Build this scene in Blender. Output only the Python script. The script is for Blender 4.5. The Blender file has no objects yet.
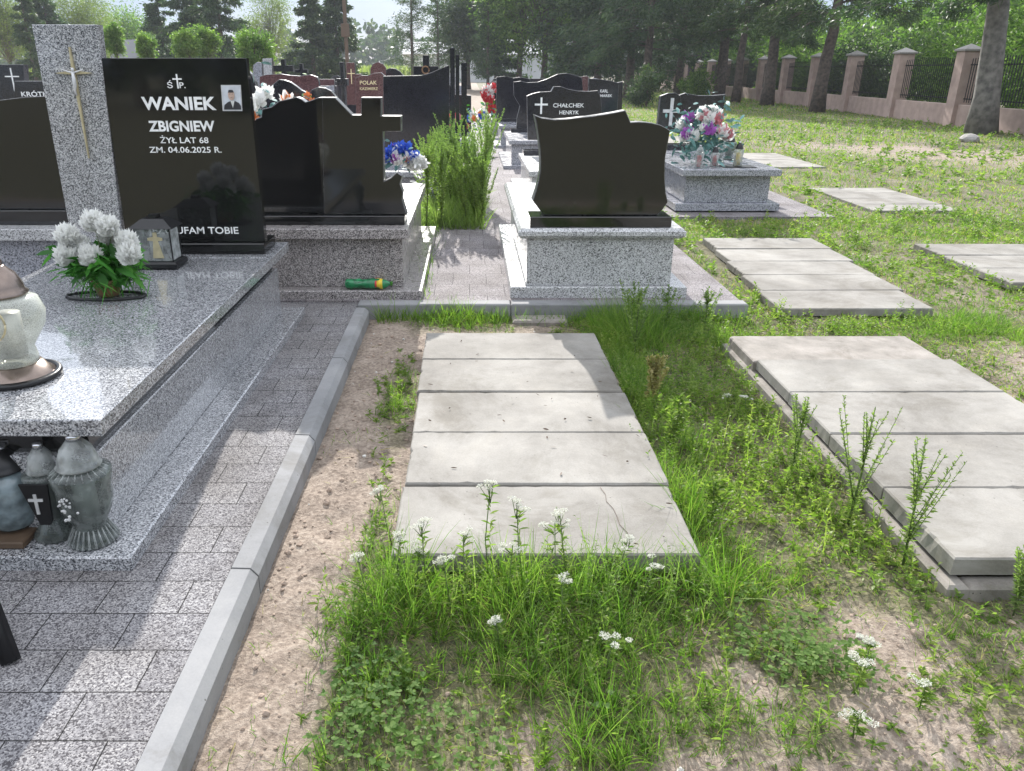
import bpy, bmesh, math, random
import numpy as np
from mathutils import Vector, noise
R = math.radians
rnd = random.Random(7)
C = bpy.context.scene.collection

# ------------------------------------------------------------------ camera, world, sun, exposure
sc = bpy.context.scene
FOC, CX, CY, CH = 780.0, 470.0, 385.5, 1.5
PIT = math.atan((CY-70)/FOC); SP, CP = math.sin(PIT), math.cos(PIT)
cam = bpy.data.objects.new('camera', bpy.data.cameras.new('camera')); C.objects.link(cam)
cam.location = (0, 0, CH); cam.rotation_euler = (math.pi/2-PIT, 0, 0)
cam.data.sensor_width = 36; cam.data.lens = FOC/1024*36; cam.data.shift_x = (512-CX)/1024
cam.data.clip_start = 0.05; cam.data.clip_end = 3000
sc.camera = cam
SUN = Vector((-0.19, 2.03, 1.12)).normalized()
w = bpy.data.worlds.new('World'); sc.world = w; w.use_nodes = True
nt = w.node_tree; bg = nt.nodes['Background']
sky = nt.nodes.new('ShaderNodeTexSky'); sky.sky_type = 'NISHITA'; sky.sun_disc = False
sky.sun_elevation = math.asin(SUN.z); sky.sun_rotation = math.atan2(SUN.x, SUN.y)
sky.air_density = 1.0; sky.dust_density = 0.6; sky.ozone_density = 1.0; sky.altitude = 100
# thin pale cloud veil over the clear sky
tc_ = nt.nodes.new('ShaderNodeTexCoord'); mp_ = nt.nodes.new('ShaderNodeMapping'); mp_.inputs['Scale'].default_value = (1, 1, 4)
cn_ = nt.nodes.new('ShaderNodeTexNoise'); cn_.inputs['Scale'].default_value = 2.2; cn_.inputs['Detail'].default_value = 5
cm_ = nt.nodes.new('ShaderNodeMapRange'); cm_.inputs[1].default_value = .35; cm_.inputs[2].default_value = .68; cm_.inputs[3].default_value = .90; cm_.inputs[4].default_value = .985
vx_ = nt.nodes.new('ShaderNodeMix'); vx_.data_type = 'RGBA'; 
sz_ = nt.nodes.new('ShaderNodeSeparateXYZ'); nt.links.new(tc_.outputs['Generated'], sz_.inputs[0])
vr_ = nt.nodes.new('ShaderNodeValToRGB'); e_ = vr_.color_ramp.elements; e_.new(.3)
e_[0].position = .02; e_[0].color = (.125, .172, .25, 1); e_[1].position = .30; e_[1].color = (.47, .51, .58, 1); e_[2].position = .75; e_[2].color = (.66, .69, .75, 1)
vs_ = nt.nodes.new('ShaderNodeVectorMath'); vs_.operation = 'SCALE'; vs_.inputs['Scale'].default_value = 10
nt.links.new(sz_.outputs[2], vr_.inputs[0]); nt.links.new(vr_.outputs[0], vs_.inputs[0]); nt.links.new(vs_.outputs[0], vx_.inputs[7])
nt.links.new(tc_.outputs['Generated'], mp_.inputs[0]); nt.links.new(mp_.outputs[0], cn_.inputs['Vector']); nt.links.new(cn_.outputs[0], cm_.inputs[0])
nt.links.new(cm_.outputs[0], vx_.inputs[0]); nt.links.new(sky.outputs[0], vx_.inputs[6]); nt.links.new(vx_.outputs[2], bg.inputs[0]); bg.inputs[1].default_value = 0.13
sl = bpy.data.lights.new('sun', 'SUN'); sl.energy = 3.7; sl.angle = R(0.5); sl.color = (1, 0.955, 0.895)
so = bpy.data.objects.new('sun', sl); C.objects.link(so)
so.rotation_euler = SUN.to_track_quat('Z', 'Y').to_euler(); so.location = (0, 0, 30)
sc.view_settings.view_transform = 'Standard'; sc.view_settings.look = 'None'
sc.view_settings.exposure = 1.08; sc.view_settings.gamma = 1; sc.view_settings.use_curve_mapping = False
sc.render.engine = 'CYCLES'
sc.cycles.max_bounces = 6; sc.cycles.transparent_max_bounces = 12; sc.cycles.transmission_bounces = 6

# ------------------------------------------------------------------ helpers
def at(u, v, z=0.0):
    """point of the horizontal plane z that was measured at picture position u, v"""
    D = FOC*SP+(v-CY)*CP; F = FOC*CP-(v-CY)*SP; t = (CH-z)/D
    return ((u-CX)*t, F*t)
def up(u, v, Y):
    """X and Z measured on the upright plane at depth Y"""
    D = FOC*SP+(v-CY)*CP; F = FOC*CP-(v-CY)*SP; t = Y/F
    return ((u-CX)*t, CH-D*t)
ORG = {}
class MB:
    def __init__(s): s.v = []; s.f = []; s.m = []; s.mi = 0; s.sm = []; s.smooth = False; s.rim = False
    def add(s, vs, fs):
        n = len(s.v); s.v += [tuple(p) for p in vs]
        for f in fs: s.f.append(tuple(i+n for i in f)); s.m.append(s.mi); s.sm.append(s.smooth)
        return s
    def box(s, x0, x1, y0, y1, z0, z1, b=0.0):
        if b <= 0:
            return s.add([(x0,y0,z0),(x1,y0,z0),(x1,y1,z0),(x0,y1,z0),(x0,y0,z1),(x1,y0,z1),(x1,y1,z1),(x0,y1,z1)],
                         [(3,2,1,0),(4,5,6,7),(0,1,5,4),(1,2,6,5),(2,3,7,6),(3,0,4,7)])
        b = min(b, (x1-x0)/2.2, (y1-y0)/2.2, (z1-z0)/2.2)
        def ring(z, i): return [(x0+i,y0+i,z),(x1-i,y0+i,z),(x1-i,y1-i,z),(x0+i,y1-i,z)]
        return s.add(ring(z0,b)+ring(z0+b,0)+ring(z1-b,0)+ring(z1,b),
                     [(3,2,1,0),(12,13,14,15)]+[(4*k+i,4*k+(i+1)%4,4*k+4+(i+1)%4,4*k+4+i) for k in range(3) for i in range(4)])
    def prism(s, pts, y0, y1, b=0.006):
        """outline in X,Z (counter clockwise seen from -Y) with thickness along Y and chamfered rims"""
        n = len(pts)
        A = sum(pts[i][0]*pts[(i+1)%n][1]-pts[(i+1)%n][0]*pts[i][1] for i in range(n))
        if A < 0: pts = pts[::-1]
        ins = []
        for i in range(n):
            p, q, r = Vector(pts[i-1]), Vector(pts[i]), Vector(pts[(i+1)%n])
            d1 = (q-p).normalized(); d2 = (r-q).normalized()
            n1 = Vector((-d1.y, d1.x)); n2 = Vector((-d2.y, d2.x)); m = n1+n2
            m = m/max(0.5, m.length_squared/1.0)*1.0 if m.length > 1e-6 else n1
            ins.append((q.x+m.x*b, q.y+m.y*b))
        vs = [(x,y0,z) for x,z in ins]+[(x,y0+b,z) for x,z in pts]+[(x,y1-b,z) for x,z in pts]+[(x,y1,z) for x,z in ins]
        fs = [tuple(range(n)), tuple(range(4*n-1, 3*n-1, -1))]
        for k in range(3):
            for i in range(n):
                j = (i+1)%n; fs.append((k*n+j, k*n+i, (k+1)*n+i, (k+1)*n+j))
        s.add(vs, fs)
        if s.rim:
            for q in range(1, len(fs)-1): s.m[-q] = 1
            s.m[-(len(fs)-1)] = 0; s.m[-len(fs)] = 0
            for q in range(2, 2+3*n): s.m[-len(fs)+q] = 1
        return s
    def lathe(s, prof, cx, cy, cz=0, n=20, sx=1, sy=1, cap=True):
        vs = []; fs = []
        for r, z in prof:
            for i in range(n):
                a = 2*math.pi*i/n; vs.append((cx+r*math.cos(a)*sx, cy+r*math.sin(a)*sy, cz+z))
        for k in range(len(prof)-1):
            for i in range(n):
                j = (i+1)%n; fs.append((k*n+i, k*n+j, (k+1)*n+j, (k+1)*n+i))
        if cap:
            fs.append(tuple(range(n-1,-1,-1))); fs.append(tuple(range((len(prof)-1)*n, len(prof)*n)))
        sm = s.smooth; s.smooth = True; s.add(vs, fs); s.smooth = sm
        return s
    def tube(s, pts, rad, n=8):
        pts = [Vector(p) for p in pts]; rs = rad if isinstance(rad, (list, tuple)) else [rad]*len(pts)
        vs = []; fs = []
        for i, p in enumerate(pts):
            d = (pts[min(i+1, len(pts)-1)]-pts[max(i-1, 0)]).normalized()
            a = d.orthogonal().normalized() if abs(d.z) < .9 else Vector((1,0,0)); a = (a-d*a.dot(d)).normalized(); b = d.cross(a)
            for k in range(n):
                t = 2*math.pi*k/n; vs.append(p+(a*math.cos(t)+b*math.sin(t))*rs[i])
        for i in range(len(pts)-1):
            for k in range(n):
                j = (k+1)%n; fs.append((i*n+k, i*n+j, (i+1)*n+j, (i+1)*n+k))
        fs.append(tuple(range(n-1,-1,-1))); fs.append(tuple(range((len(pts)-1)*n, len(pts)*n)))
        sm = s.smooth; s.smooth = True; s.add(vs, fs); s.smooth = sm
        return s
    def ico(s, c, r, sub=1, sz=1.0, j=0.0):
        bm = bmesh.new(); bmesh.ops.create_icosphere(bm, subdivisions=sub, radius=1)
        bm.verts.ensure_lookup_table()
        vs = []
        for v in bm.verts:
            k = 1+rnd.uniform(-j, j); vs.append((c[0]+v.co.x*r*k, c[1]+v.co.y*r*k, c[2]+v.co.z*r*k*sz))
        s.add(vs, [tuple(v.index for v in f.verts) for f in bm.faces]); bm.free(); return s
def tag(o, label=None, cat=None, group=None, kind=None):
    for k, v in (('label', label), ('category', cat), ('group', group), ('kind', kind)):
        if v: o[k] = v
    return o
def thing(name, loc, label, cat, group=None):
    o = bpy.data.objects.new(name, None); C.objects.link(o); o.location = loc; o.empty_display_size = .1
    ORG[o.name] = Vector(loc); return tag(o, label, cat, group)
def obj(name, mb, mat, parent=None, label=None, cat=None, group=None, kind=None, org=None):
    me = bpy.data.meshes.new(name)
    if parent is not None: O = ORG[parent.name]
    elif org is not None: O = Vector(org)
    else:
        a = np.array(mb.v); O = Vector(((a[:,0].min()+a[:,0].max())/2, (a[:,1].min()+a[:,1].max())/2, a[:,2].min()))
    me.from_pydata([(x-O.x, y-O.y, z-O.z) for x, y, z in mb.v], [], mb.f)
    for m in (mat if isinstance(mat, (list, tuple)) else [mat]): me.materials.append(m)
    if mb.rim: me.materials.append(M['sawn_glint_edge'])
    me.polygons.foreach_set('material_index', mb.m); me.polygons.foreach_set('use_smooth', mb.sm); me.update()
    o = bpy.data.objects.new(name, me); C.objects.link(o)
    if parent is not None: o.parent = parent
    else: o.location = O
    ORG[o.name] = O
    return tag(o, label, cat, group, kind)
def dup(root, loc, label=None, rz=0.0, scale=1.0):
    def cp(o, par):
        c = o.copy(); C.objects.link(c); ORG[c.name] = ORG.get(o.name, Vector())
        if par: c.parent = par
        for ch in [x for x in C.objects if x.parent == o]: cp(ch, c)
        return c
    r = cp(root, None); r.location = loc; r.rotation_euler = (0, 0, rz); r.scale = (scale,)*3
    if label: r['label'] = label
    return r
def text(parent, s, u, v, wpx, hpx, Y, mat, name='inscription', bold=.012, proud=.004):
    """carved lettering centred at u with its baseline at v on the stone face at depth Y"""
    cu = bpy.data.curves.new('t', 'FONT'); cu.body = s; cu.align_x = 'CENTER'; cu.extrude = .0; cu.offset = bold
    cu.resolution_u = 3
    t = bpy.data.objects.new('t', cu); C.objects.link(t)
    me = bpy.data.meshes.new_from_object(t.evaluated_get(bpy.context.evaluated_depsgraph_get()))
    bpy.data.objects.remove(t); bpy.data.curves.remove(cu)
    co = np.array([p.co for p in me.vertices]); w0 = co[:,0].max()-co[:,0].min(); cxm = (co[:,0].max()+co[:,0].min())/2
    y0 = 0.0; h0 = 0.73
    x0, z0 = up(u, v, Y); x1, _ = up(u+wpx, v, Y); _, z1 = up(u, v-hpx, Y)
    mb = MB(); mb.v = [(x0+(p[0]-cxm)*(x1-x0)/w0, Y-proud, z0+(p[1]-y0)*(z1-z0)/h0) for p in co]
    for f in me.polygons: mb.f.append(tuple(f.vertices)); mb.m.append(0); mb.sm.append(False)
    bpy.data.meshes.remove(me)
    return obj(name, mb, mat, parent)

# ribbons: grass blades, leaves, petals, all vectorised
def ribbons(base, dirs, length, width, droop, seg=3, side=None, rng=None, shape='blade'):
    N = len(base); rng = rng or np.random.default_rng(1)
    base = np.asarray(base, float); d = np.asarray(dirs, float); d /= np.linalg.norm(d, axis=1)[:,None]+1e-9
    length = np.broadcast_to(length, N)[:,None]; width = np.broadcast_to(width, N)[:,None]; droop = np.broadcast_to(droop, N)[:,None]
    if side is None:
        rv = rng.normal(size=(N,3)); side = np.cross(d, rv)
    side = side/(np.linalg.norm(side, axis=1)[:,None]+1e-9)
    cols = []
    for k in range(seg+1):
        t = k/seg
        p = base+d*length*t; p = p-np.array([0,0,1.0])*droop*length*t*t
        if k == seg: cols.append(p[:,None,:]); continue
        wd = {'blade': (1-t)**.6*.5, 'leaf': (.16 if k == 0 else math.sin(math.pi*min(.97, t*.85+.12))*.5), 'petal': (.3+.7*t)*.5}[shape]
        cols.append(np.stack([p-side*width*wd, p+side*width*wd], 1))
    V = np.concatenate(cols, 1); nv = 2*seg+1
    q = []
    for k in range(seg-1): q.append([2*k, 2*k+1, 2*k+3, 2*k+2])
    Q = (np.arange(N)[:,None,None]*nv+np.array(q).reshape(-1,4)[None]).reshape(-1) if seg > 1 else np.zeros(0, int)
    T = (np.arange(N)[:,None]*nv+np.array([2*seg-2, 2*seg-1, 2*seg])[None]).reshape(-1)
    return V.reshape(-1,3), Q, T
def npobj(name, chunks, mats, parent=None, O=(0,0,0), **kw):
    """chunks: list of (V, quads, tris, material index)"""
    O = ORG[parent.name] if parent is not None else Vector(O)
    Vs = []; loops = []; tot = []; mi = []; off = 0
    for V, Q, T, m in chunks:
        Vs.append(V); loops += [Q+off, T+off]; nq = len(Q)//4; ntr = len(T)//3
        tot += [np.full(nq, 4), np.full(ntr, 3)]; mi += [np.full(nq+ntr, m)]; off += len(V)
    V = np.concatenate(Vs)-np.array(O); L = np.concatenate(loops).astype(np.int32); tt = np.concatenate(tot).astype(np.int32)
    me = bpy.data.meshes.new(name); me.vertices.add(len(V)); me.vertices.foreach_set('co', V.astype(np.float32).ravel())
    me.loops.add(len(L)); me.loops.foreach_set('vertex_index', L)
    me.polygons.add(len(tt)); me.polygons.foreach_set('loop_start', np.concatenate([[0], np.cumsum(tt)[:-1]]).astype(np.int32))
    for m in mats: me.materials.append(m)
    me.polygons.foreach_set('material_index', np.concatenate(mi).astype(np.int32)); me.update(calc_edges=True); me.validate()
    o = bpy.data.objects.new(name, me); C.objects.link(o)
    if parent is not None: o.parent = parent
    else: o.location = O
    ORG[o.name] = Vector(O)
    return tag(o, kw.get('label'), kw.get('cat'), kw.get('group'), kw.get('kind'))

# ------------------------------------------------------------------ materials
def newmat(name):
    m = bpy.data.materials.new(name); m.use_nodes = True; n = m.node_tree.nodes; l = m.node_tree.links
    return m, n, l, n['Principled BSDF']
def nd(n, t, **kw):
    x = n.new(t)
    for k, v in kw.items():
        if k in x.inputs.keys(): x.inputs[k].default_value = v
        else: setattr(x, k, v)
    return x
def ramp(n, stops, interp='LINEAR'):
    r = n.new('ShaderNodeValToRGB'); r.color_ramp.interpolation = interp
    e = r.color_ramp.elements
    while len(e) < len(stops): e.new(.5)
    for i, (p, c) in enumerate(stops): e[i].position = p; e[i].color = (*c, 1) if len(c) == 3 else c
    return r
def coords(n, l):
    g = n.new('ShaderNodeNewGeometry'); return g.outputs['Position']
def plain(name, col, rough=.6, metal=0, noise_amt=.15, nscale=30, **kw):
    m, n, l, b = newmat(name)
    no = nd(n, 'ShaderNodeTexNoise', Scale=nscale, Detail=4.0); l.new(coords(n, l), no.inputs['Vector'])
    r = ramp(n, [(.3, tuple(c*(1-noise_amt) for c in col)), (.7, tuple(min(1, c*(1+noise_amt)) for c in col))])
    l.new(no.outputs[0], r.inputs[0]); l.new(r.outputs[0], b.inputs['Base Color'])
    b.inputs['Roughness'].default_value = rough; b.inputs['Metallic'].default_value = metal
    for k, v in kw.items(): b.inputs[k.replace('_', ' ')].default_value = v
    return m
def granite(name, stops, scale=260, rough=.25, coat=.0, blotch=.2, bump=0.0, spec=.5):
    m, n, l, b = newmat(name); P = coords(n, l)
    v1 = nd(n, 'ShaderNodeTexVoronoi', Scale=scale); l.new(P, v1.inputs['Vector'])
    v2 = nd(n, 'ShaderNodeTexNoise', Scale=scale*.6, Detail=3.0); l.new(P, v2.inputs['Vector'])
    sp = n.new('ShaderNodeSeparateColor'); l.new(v1.outputs['Color'], sp.inputs[0])
    mx = nd(n, 'ShaderNodeMath', operation='MULTIPLY_ADD'); mx.inputs[1].default_value = .65
    l.new(sp.outputs[0], mx.inputs[0]); 
    m2 = nd(n, 'ShaderNodeMath', operation='MULTIPLY'); m2.inputs[1].default_value = .35; l.new(v2.outputs[0], m2.inputs[0]); l.new(m2.outputs[0], mx.inputs[2])
    r = ramp(n, stops); l.new(mx.outputs[0], r.inputs[0])
    big = nd(n, 'ShaderNodeTexNoise', Scale=3.0, Detail=5.0); l.new(P, big.inputs['Vector'])
    hs = nd(n, 'ShaderNodeMapRange'); hs.inputs[3].default_value = 1-blotch; hs.inputs[4].default_value = 1+blotch; l.new(big.outputs[0], hs.inputs[0])
    mul = nd(n, 'ShaderNodeMix', data_type='RGBA', blend_type='MULTIPLY'); mul.inputs[0].default_value = 1
    l.new(r.outputs[0], mul.inputs[6]); l.new(hs.outputs[0], mul.inputs[7]); l.new(mul.outputs[2], b.inputs['Base Color'])
    b.inputs['Roughness'].default_value = rough
    b.inputs['Specular IOR Level'].default_value = spec
    if coat: b.inputs['Coat Weight'].default_value = coat; b.inputs['Coat Roughness'].default_value = .04
    sm = nd(n, 'ShaderNodeTexNoise', Scale=9.0, Detail=6.0); l.new(P, sm.inputs['Vector'])
    rr = nd(n, 'ShaderNodeMapRange'); rr.inputs[1].default_value = .4; rr.inputs[2].default_value = .7
    rr.inputs[3].default_value = rough*.8; rr.inputs[4].default_value = rough*1.5; l.new(sm.outputs[0], rr.inputs[0]); l.new(rr.outputs[0], b.inputs['Roughness'])
    if bump:
        bp = nd(n, 'ShaderNodeBump', Strength=bump, Distance=.002); l.new(mx.outputs[0], bp.inputs['Height']); l.new(bp.outputs[0], b.inputs['Normal'])
    return m
M = {}
M['granite'] = granite('grey_speckled_granite', [(.2,(.035,.037,.042)),(.42,(.22,.225,.24)),(.6,(.36,.365,.375)),(.85,(.62,.62,.63))], 230, .14, .9)
M['granite_pink'] = granite('warm_speckled_granite', [(.2,(.03,.028,.03)),(.42,(.2,.18,.175)),(.62,(.36,.33,.32)),(.85,(.6,.56,.54))], 210, .3, .2)
M['granite_pale'] = granite('pale_granite', [(.2,(.06,.06,.06)),(.38,(.34,.34,.34)),(.6,(.5,.5,.5)),(.85,(.68,.68,.68))], 190, .3, .2)
M['granite_far'] = granite('blue_grey_granite', [(.2,(.06,.06,.07)),(.45,(.26,.27,.3)),(.85,(.5,.5,.54))], 160, .25, .3)
M['black'] = granite('black_polished_granite', [(.3,(.006,.006,.006)),(.85,(.018,.018,.018))], 300, .05, spec=.7)
M['black2'] = granite('dark_weathered_granite', [(.3,(.010,.010,.013)),(.85,(.03,.03,.038))], 200, .13, spec=.8)
M['sawn_glint_edge'] = granite('sawn_stone_edge_sun_glint', [(.3,(.06,.06,.063)),(.85,(.13,.13,.135))], 200, .3)  # sawn rims, coloured paler to stand in for sun glints on the headstones
M['red'] = granite('red_granite', [(.2,(.03,.014,.013)),(.45,(.12,.055,.052)),(.85,(.22,.125,.12))], 170, .2, .3)
M['maroon'] = granite('maroon_granite', [(.2,(.03,.012,.014)),(.5,(.10,.045,.05)),(.85,(.18,.09,.09))], 150, .22, .2)
M['gold'] = plain('gilded_metal', (.55,.48,.30), .4, .5)
M['silver'] = plain('silver_paint', (.62,.62,.62), .4, .3)
M['letters'] = plain('silver_lettering', (.82,.82,.80), .5, 0)
M['letters_gold'] = plain('gold_lettering', (.85,.72,.42), .45, 0)
M['metal_dark'] = plain('black_painted_metal', (.012,.012,.013), .35, .2)
M['copper'] = plain('copper_plastic', (.22,.175,.15), .22, .8)
M['chrome'] = plain('chrome_plastic', (.55,.55,.57), .15, .9)
M['clay'] = plain('brown_plant_pot', (.22,.12,.055), .5)
M['pink_petal'] = plain('pink_petals', (.62,.25,.28), .7)
M['purple_petal'] = plain('purple_petals', (.42,.13,.48), .7)
M['blue_petal'] = plain('blue_petals', (.05,.14,.62), .7)
M['orange_petal'] = plain('orange_petals', (.7,.25,.08), .7)
M['red_petal'] = plain('red_petals', (.6,.05,.06), .7)
M['yellow'] = plain('yellow_plastic', (.75,.55,.04), .4)
M['red_plastic'] = plain('red_plastic', (.5,.03,.03), .35)
M['silk_leaf'] = plain('blue_green_silk_leaf', (.12,.26,.24), .6, noise_amt=.4)
M['bark'] = plain('pine_bark', (.085,.065,.052), .9, noise_amt=.55, nscale=9)
M['bark_grey'] = plain('grey_bark', (.15,.14,.125), .9, noise_amt=.45, nscale=7)
M['pebbledot'] = plain('clods', (.30,.23,.18), .95, noise_amt=.3)
M['stonebit'] = plain('pale_stone', (.5,.48,.44), .8)
M['plaster'] = plain('pinkish_render', (.42,.31,.265), .85, noise_amt=.16, nscale=4)
M['captop'] = plain('grey_cap_stone', (.30,.28,.26), .8)
M['wood'] = plain('dark_wood', (.10,.065,.04), .6)
M['skin'] = plain('photo_skin', (.50,.36,.29), .4)
M['photo_bg'] = plain('photo_pale_background', (.55,.58,.62), .4)
M['suit'] = plain('photo_suit', (.03,.03,.035), .4)
M['wallpale'] = plain('pale_building_wall', (.46,.47,.48), .8, noise_amt=.06, nscale=.7)
M['rooftile'] = plain('grey_roof', (.18,.18,.19), .8)
def concrete(name, c0, c1, c2, sc_=1.0):
    m, n, l, b = newmat(name); P = coords(n, l)
    a = nd(n, 'ShaderNodeTexNoise', Scale=2.2*sc_, Detail=8.0, Roughness=.65); l.new(P, a.inputs['Vector'])
    f = nd(n, 'ShaderNodeTexNoise', Scale=150.0, Detail=4.0, Roughness=.8); l.new(P, f.inputs['Vector'])
    oi = n.new('ShaderNodeObjectInfo')
    mm = nd(n, 'ShaderNodeMath', operation='MULTIPLY_ADD'); mm.inputs[1].default_value = .38; l.new(f.outputs[0], mm.inputs[0]); l.new(a.outputs[0], mm.inputs[2])
    m3 = nd(n, 'ShaderNodeMath', operation='MULTIPLY_ADD'); m3.inputs[1].default_value = .10; l.new(oi.outputs['Random'], m3.inputs[0]); l.new(mm.outputs[0], m3.inputs[2])
    r = ramp(n, [(.45, c0), (.68, c1), (.92, c2)]); l.new(m3.outputs[0], r.inputs[0])
    st_ = nd(n, 'ShaderNodeTexNoise', Scale=1.7*sc_, Detail=7.0, Roughness=.75); st_.inputs['Distortion'].default_value = .6; l.new(P, st_.inputs['Vector'])
    sr_ = ramp(n, [(.36, (.70,.68,.64)), (.5, (.97,.97,.97)), (.66, (1.1,1.09,1.07))]); l.new(st_.outputs[0], sr_.inputs[0])
    ms_ = nd(n, 'ShaderNodeMix', data_type='RGBA', blend_type='MULTIPLY'); ms_.inputs[0].default_value = 1; l.new(r.outputs[0], ms_.inputs[6]); l.new(sr_.outputs[0], ms_.inputs[7])
    sp = nd(n, 'ShaderNodeTexVoronoi', Scale=26.0); l.new(P, sp.inputs['Vector'])
    sr = ramp(n, [(.0, (.35,.33,.30)), (.055, (.35,.33,.30)), (.09, (1,1,1))]); l.new(sp.outputs['Distance'], sr.inputs[0])
    pt = nd(n, 'ShaderNodeTexNoise', Scale=5.0, Detail=2.0); l.new(P, pt.inputs['Vector'])
    pr = ramp(n, [(.46, (0,0,0)), (.6, (1,1,1))]); l.new(pt.outputs[0], pr.inputs[0])
    mul = nd(n, 'ShaderNodeMix', data_type='RGBA', blend_type='MULTIPLY'); l.new(pr.outputs[0], mul.inputs[0]); l.new(ms_.outputs[2], mul.inputs[6]); l.new(sr.outputs[0], mul.inputs[7])
    l.new(mul.outputs[2], b.inputs['Base Color']); b.inputs['Roughness'].default_value = .88
    bp = nd(n, 'ShaderNodeBump', Strength=.35, Distance=.003); l.new(mm.outputs[0], bp.inputs['Height']); l.new(bp.outputs[0], b.inputs['Normal'])
    return m
M['slab'] = concrete('weathered_concrete_slab', (.13,.120,.104), (.215,.202,.180), (.31,.295,.268))
M['slab_old'] = concrete('old_rough_concrete', (.13,.115,.10), (.22,.20,.175), (.32,.29,.26), 2.5)
M['kerb'] = concrete('grey_concrete_kerb', (.17,.172,.175), (.22,.222,.225), (.27,.27,.272))
def paving(name, bw, bh, warm=0.0, off=.5):
    m, n, l, b = newmat(name); P = coords(n, l)
    br = nd(n, 'ShaderNodeTexBrick'); br.offset = off; br.inputs['Scale'].default_value = 1; br.inputs['Brick Width'].default_value = bw; br.inputs['Row Height'].default_value = bh
    br.inputs['Mortar Size'].default_value = .0022; br.inputs['Mortar Smooth'].default_value = .3; br.inputs['Color1'].default_value = (1,1,1,1); br.inputs['Color2'].default_value = (.84,.84,.86,1); br.inputs['Mortar'].default_value = (.10,.10,.10,1)
    ds = nd(n, 'ShaderNodeTexNoise', Scale=6.0); l.new(P, ds.inputs['Vector'])
    va = nd(n, 'ShaderNodeVectorMath', operation='SCALE'); va.inputs['Scale'].default_value = .006; l.new(ds.outputs['Color'], va.inputs[0])
    vb = nd(n, 'ShaderNodeVectorMath', operation='ADD'); l.new(P, vb.inputs[0]); l.new(va.outputs[0], vb.inputs[1]); l.new(vb.outputs[0], br.inputs['Vector'])
    v1 = nd(n, 'ShaderNodeTexVoronoi', Scale=250.0); l.new(P, v1.inputs['Vector'])
    spc = n.new('ShaderNodeSeparateColor'); l.new(v1.outputs['Color'], spc.inputs[0])
    w_ = warm
    r = ramp(n, [(.0,(.075,.07,.075)),(.24,(.10,.095,.10)),(.38,(.215+.02*w_,.21,.215)),(.75,(.30+.02*w_,.292,.295)),(1,(.43,.42,.41))]); l.new(spc.outputs[0], r.inputs[0])
    mul = nd(n, 'ShaderNodeMix', data_type='RGBA', blend_type='MULTIPLY'); mul.inputs[0].default_value = 1; l.new(r.outputs[0], mul.inputs[6]); l.new(br.outputs['Color'], mul.inputs[7])
    dn = nd(n, 'ShaderNodeTexNoise', Scale=3.5, Detail=6.0); l.new(P, dn.inputs['Vector'])
    dr = ramp(n, [(.35, (.72,.70,.68)), (.65, (1.05,1.05,1.05))]); l.new(dn.outputs[0], dr.inputs[0])
    m2 = nd(n, 'ShaderNodeMix', data_type='RGBA', blend_type='MULTIPLY'); m2.inputs[0].default_value = 1; l.new(mul.outputs[2], m2.inputs[6]); l.new(dr.outputs[0], m2.inputs[7])
    l.new(m2.outputs[2], b.inputs['Base Color']); b.inputs['Roughness'].default_value = .85; b.inputs['Specular IOR Level'].default_value = .25
    bp = nd(n, 'ShaderNodeBump', Strength=.6, Distance=.002); bp.invert = True; l.new(v1.outputs['Distance'], bp.inputs['Height']); l.new(bp.outputs[0], b.inputs['Normal'])
    return m
M['paving'] = paving('washed_pebble_paving', .235, .15)
M['paving2'] = paving('worn_pebble_paving', .24, .30, 1.0)
def leafmat(name, c0, c1, c2, trans=.45, rough=.5):
    m, n, l, b = newmat(name); g = n.new('ShaderNodeNewGeometry')
    r = ramp(n, [(0, c0), (.5, c1), (1, c2)]); l.new(g.outputs['Random Per Island'], r.inputs[0])
    pn = nd(n, 'ShaderNodeTexNoise', Scale=1.3, Detail=3.0); l.new(g.outputs['Position'], pn.inputs['Vector'])
    pr = ramp(n, [(.35, (.75,.8,.8)), (.65, (1.15,1.1,.9))] if c0[2] < .4 else [(.3, (.97,.97,.97)), (.7, (1,1,1))]); l.new(pn.outputs[0], pr.inputs[0])
    mu = nd(n, 'ShaderNodeMix', data_type='RGBA', blend_type='MULTIPLY'); mu.inputs[0].default_value = 1; l.new(r.outputs[0], mu.inputs[6]); l.new(pr.outputs[0], mu.inputs[7])
    l.new(mu.outputs[2], b.inputs['Base Color']); b.inputs['Roughness'].default_value = rough; b.inputs['Specular IOR Level'].default_value = .3
    tr = n.new('ShaderNodeBsdfTranslucent')
    br = nd(n, 'ShaderNodeMix', data_type='RGBA', blend_type='MULTIPLY'); br.inputs[0].default_value = 1; br.inputs[7].default_value = ((1.3, 1.75, .8, 1) if trans > .3 and c0[2] < .5 else (1,1,1,1))
    l.new(mu.outputs[2], br.inputs[6]); l.new(br.outputs[2], tr.inputs['Color'])
    mix = n.new('ShaderNodeMixShader'); mix.inputs[0].default_value = trans
    l.new(b.outputs[0], mix.inputs[1]); l.new(tr.outputs[0], mix.inputs[2]); l.new(mix.outputs[0], n['Material Output'].inputs['Surface'])
    return m
M['grass'] = leafmat('grass_blades', (.075,.145,.025), (.135,.225,.04), (.26,.32,.09), .5)
M['grass_dry'] = leafmat('dry_grass', (.25,.20,.09), (.36,.30,.15), (.45,.38,.22), .4)
M['weed'] = leafmat('weed_leaves', (.10,.16,.035), (.17,.235,.055), (.28,.31,.11), .5)
M['clover'] = leafmat('clover_leaves', (.07,.135,.03), (.105,.185,.045), (.17,.25,.08), .45, .75)
M['needles'] = leafmat('conifer_needles', (.025,.05,.025), (.045,.08,.04), (.10,.14,.07), .32)
M['pine'] = leafmat('pine_needles', (.022,.042,.018), (.042,.072,.03), (.10,.13,.055), .32)
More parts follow.
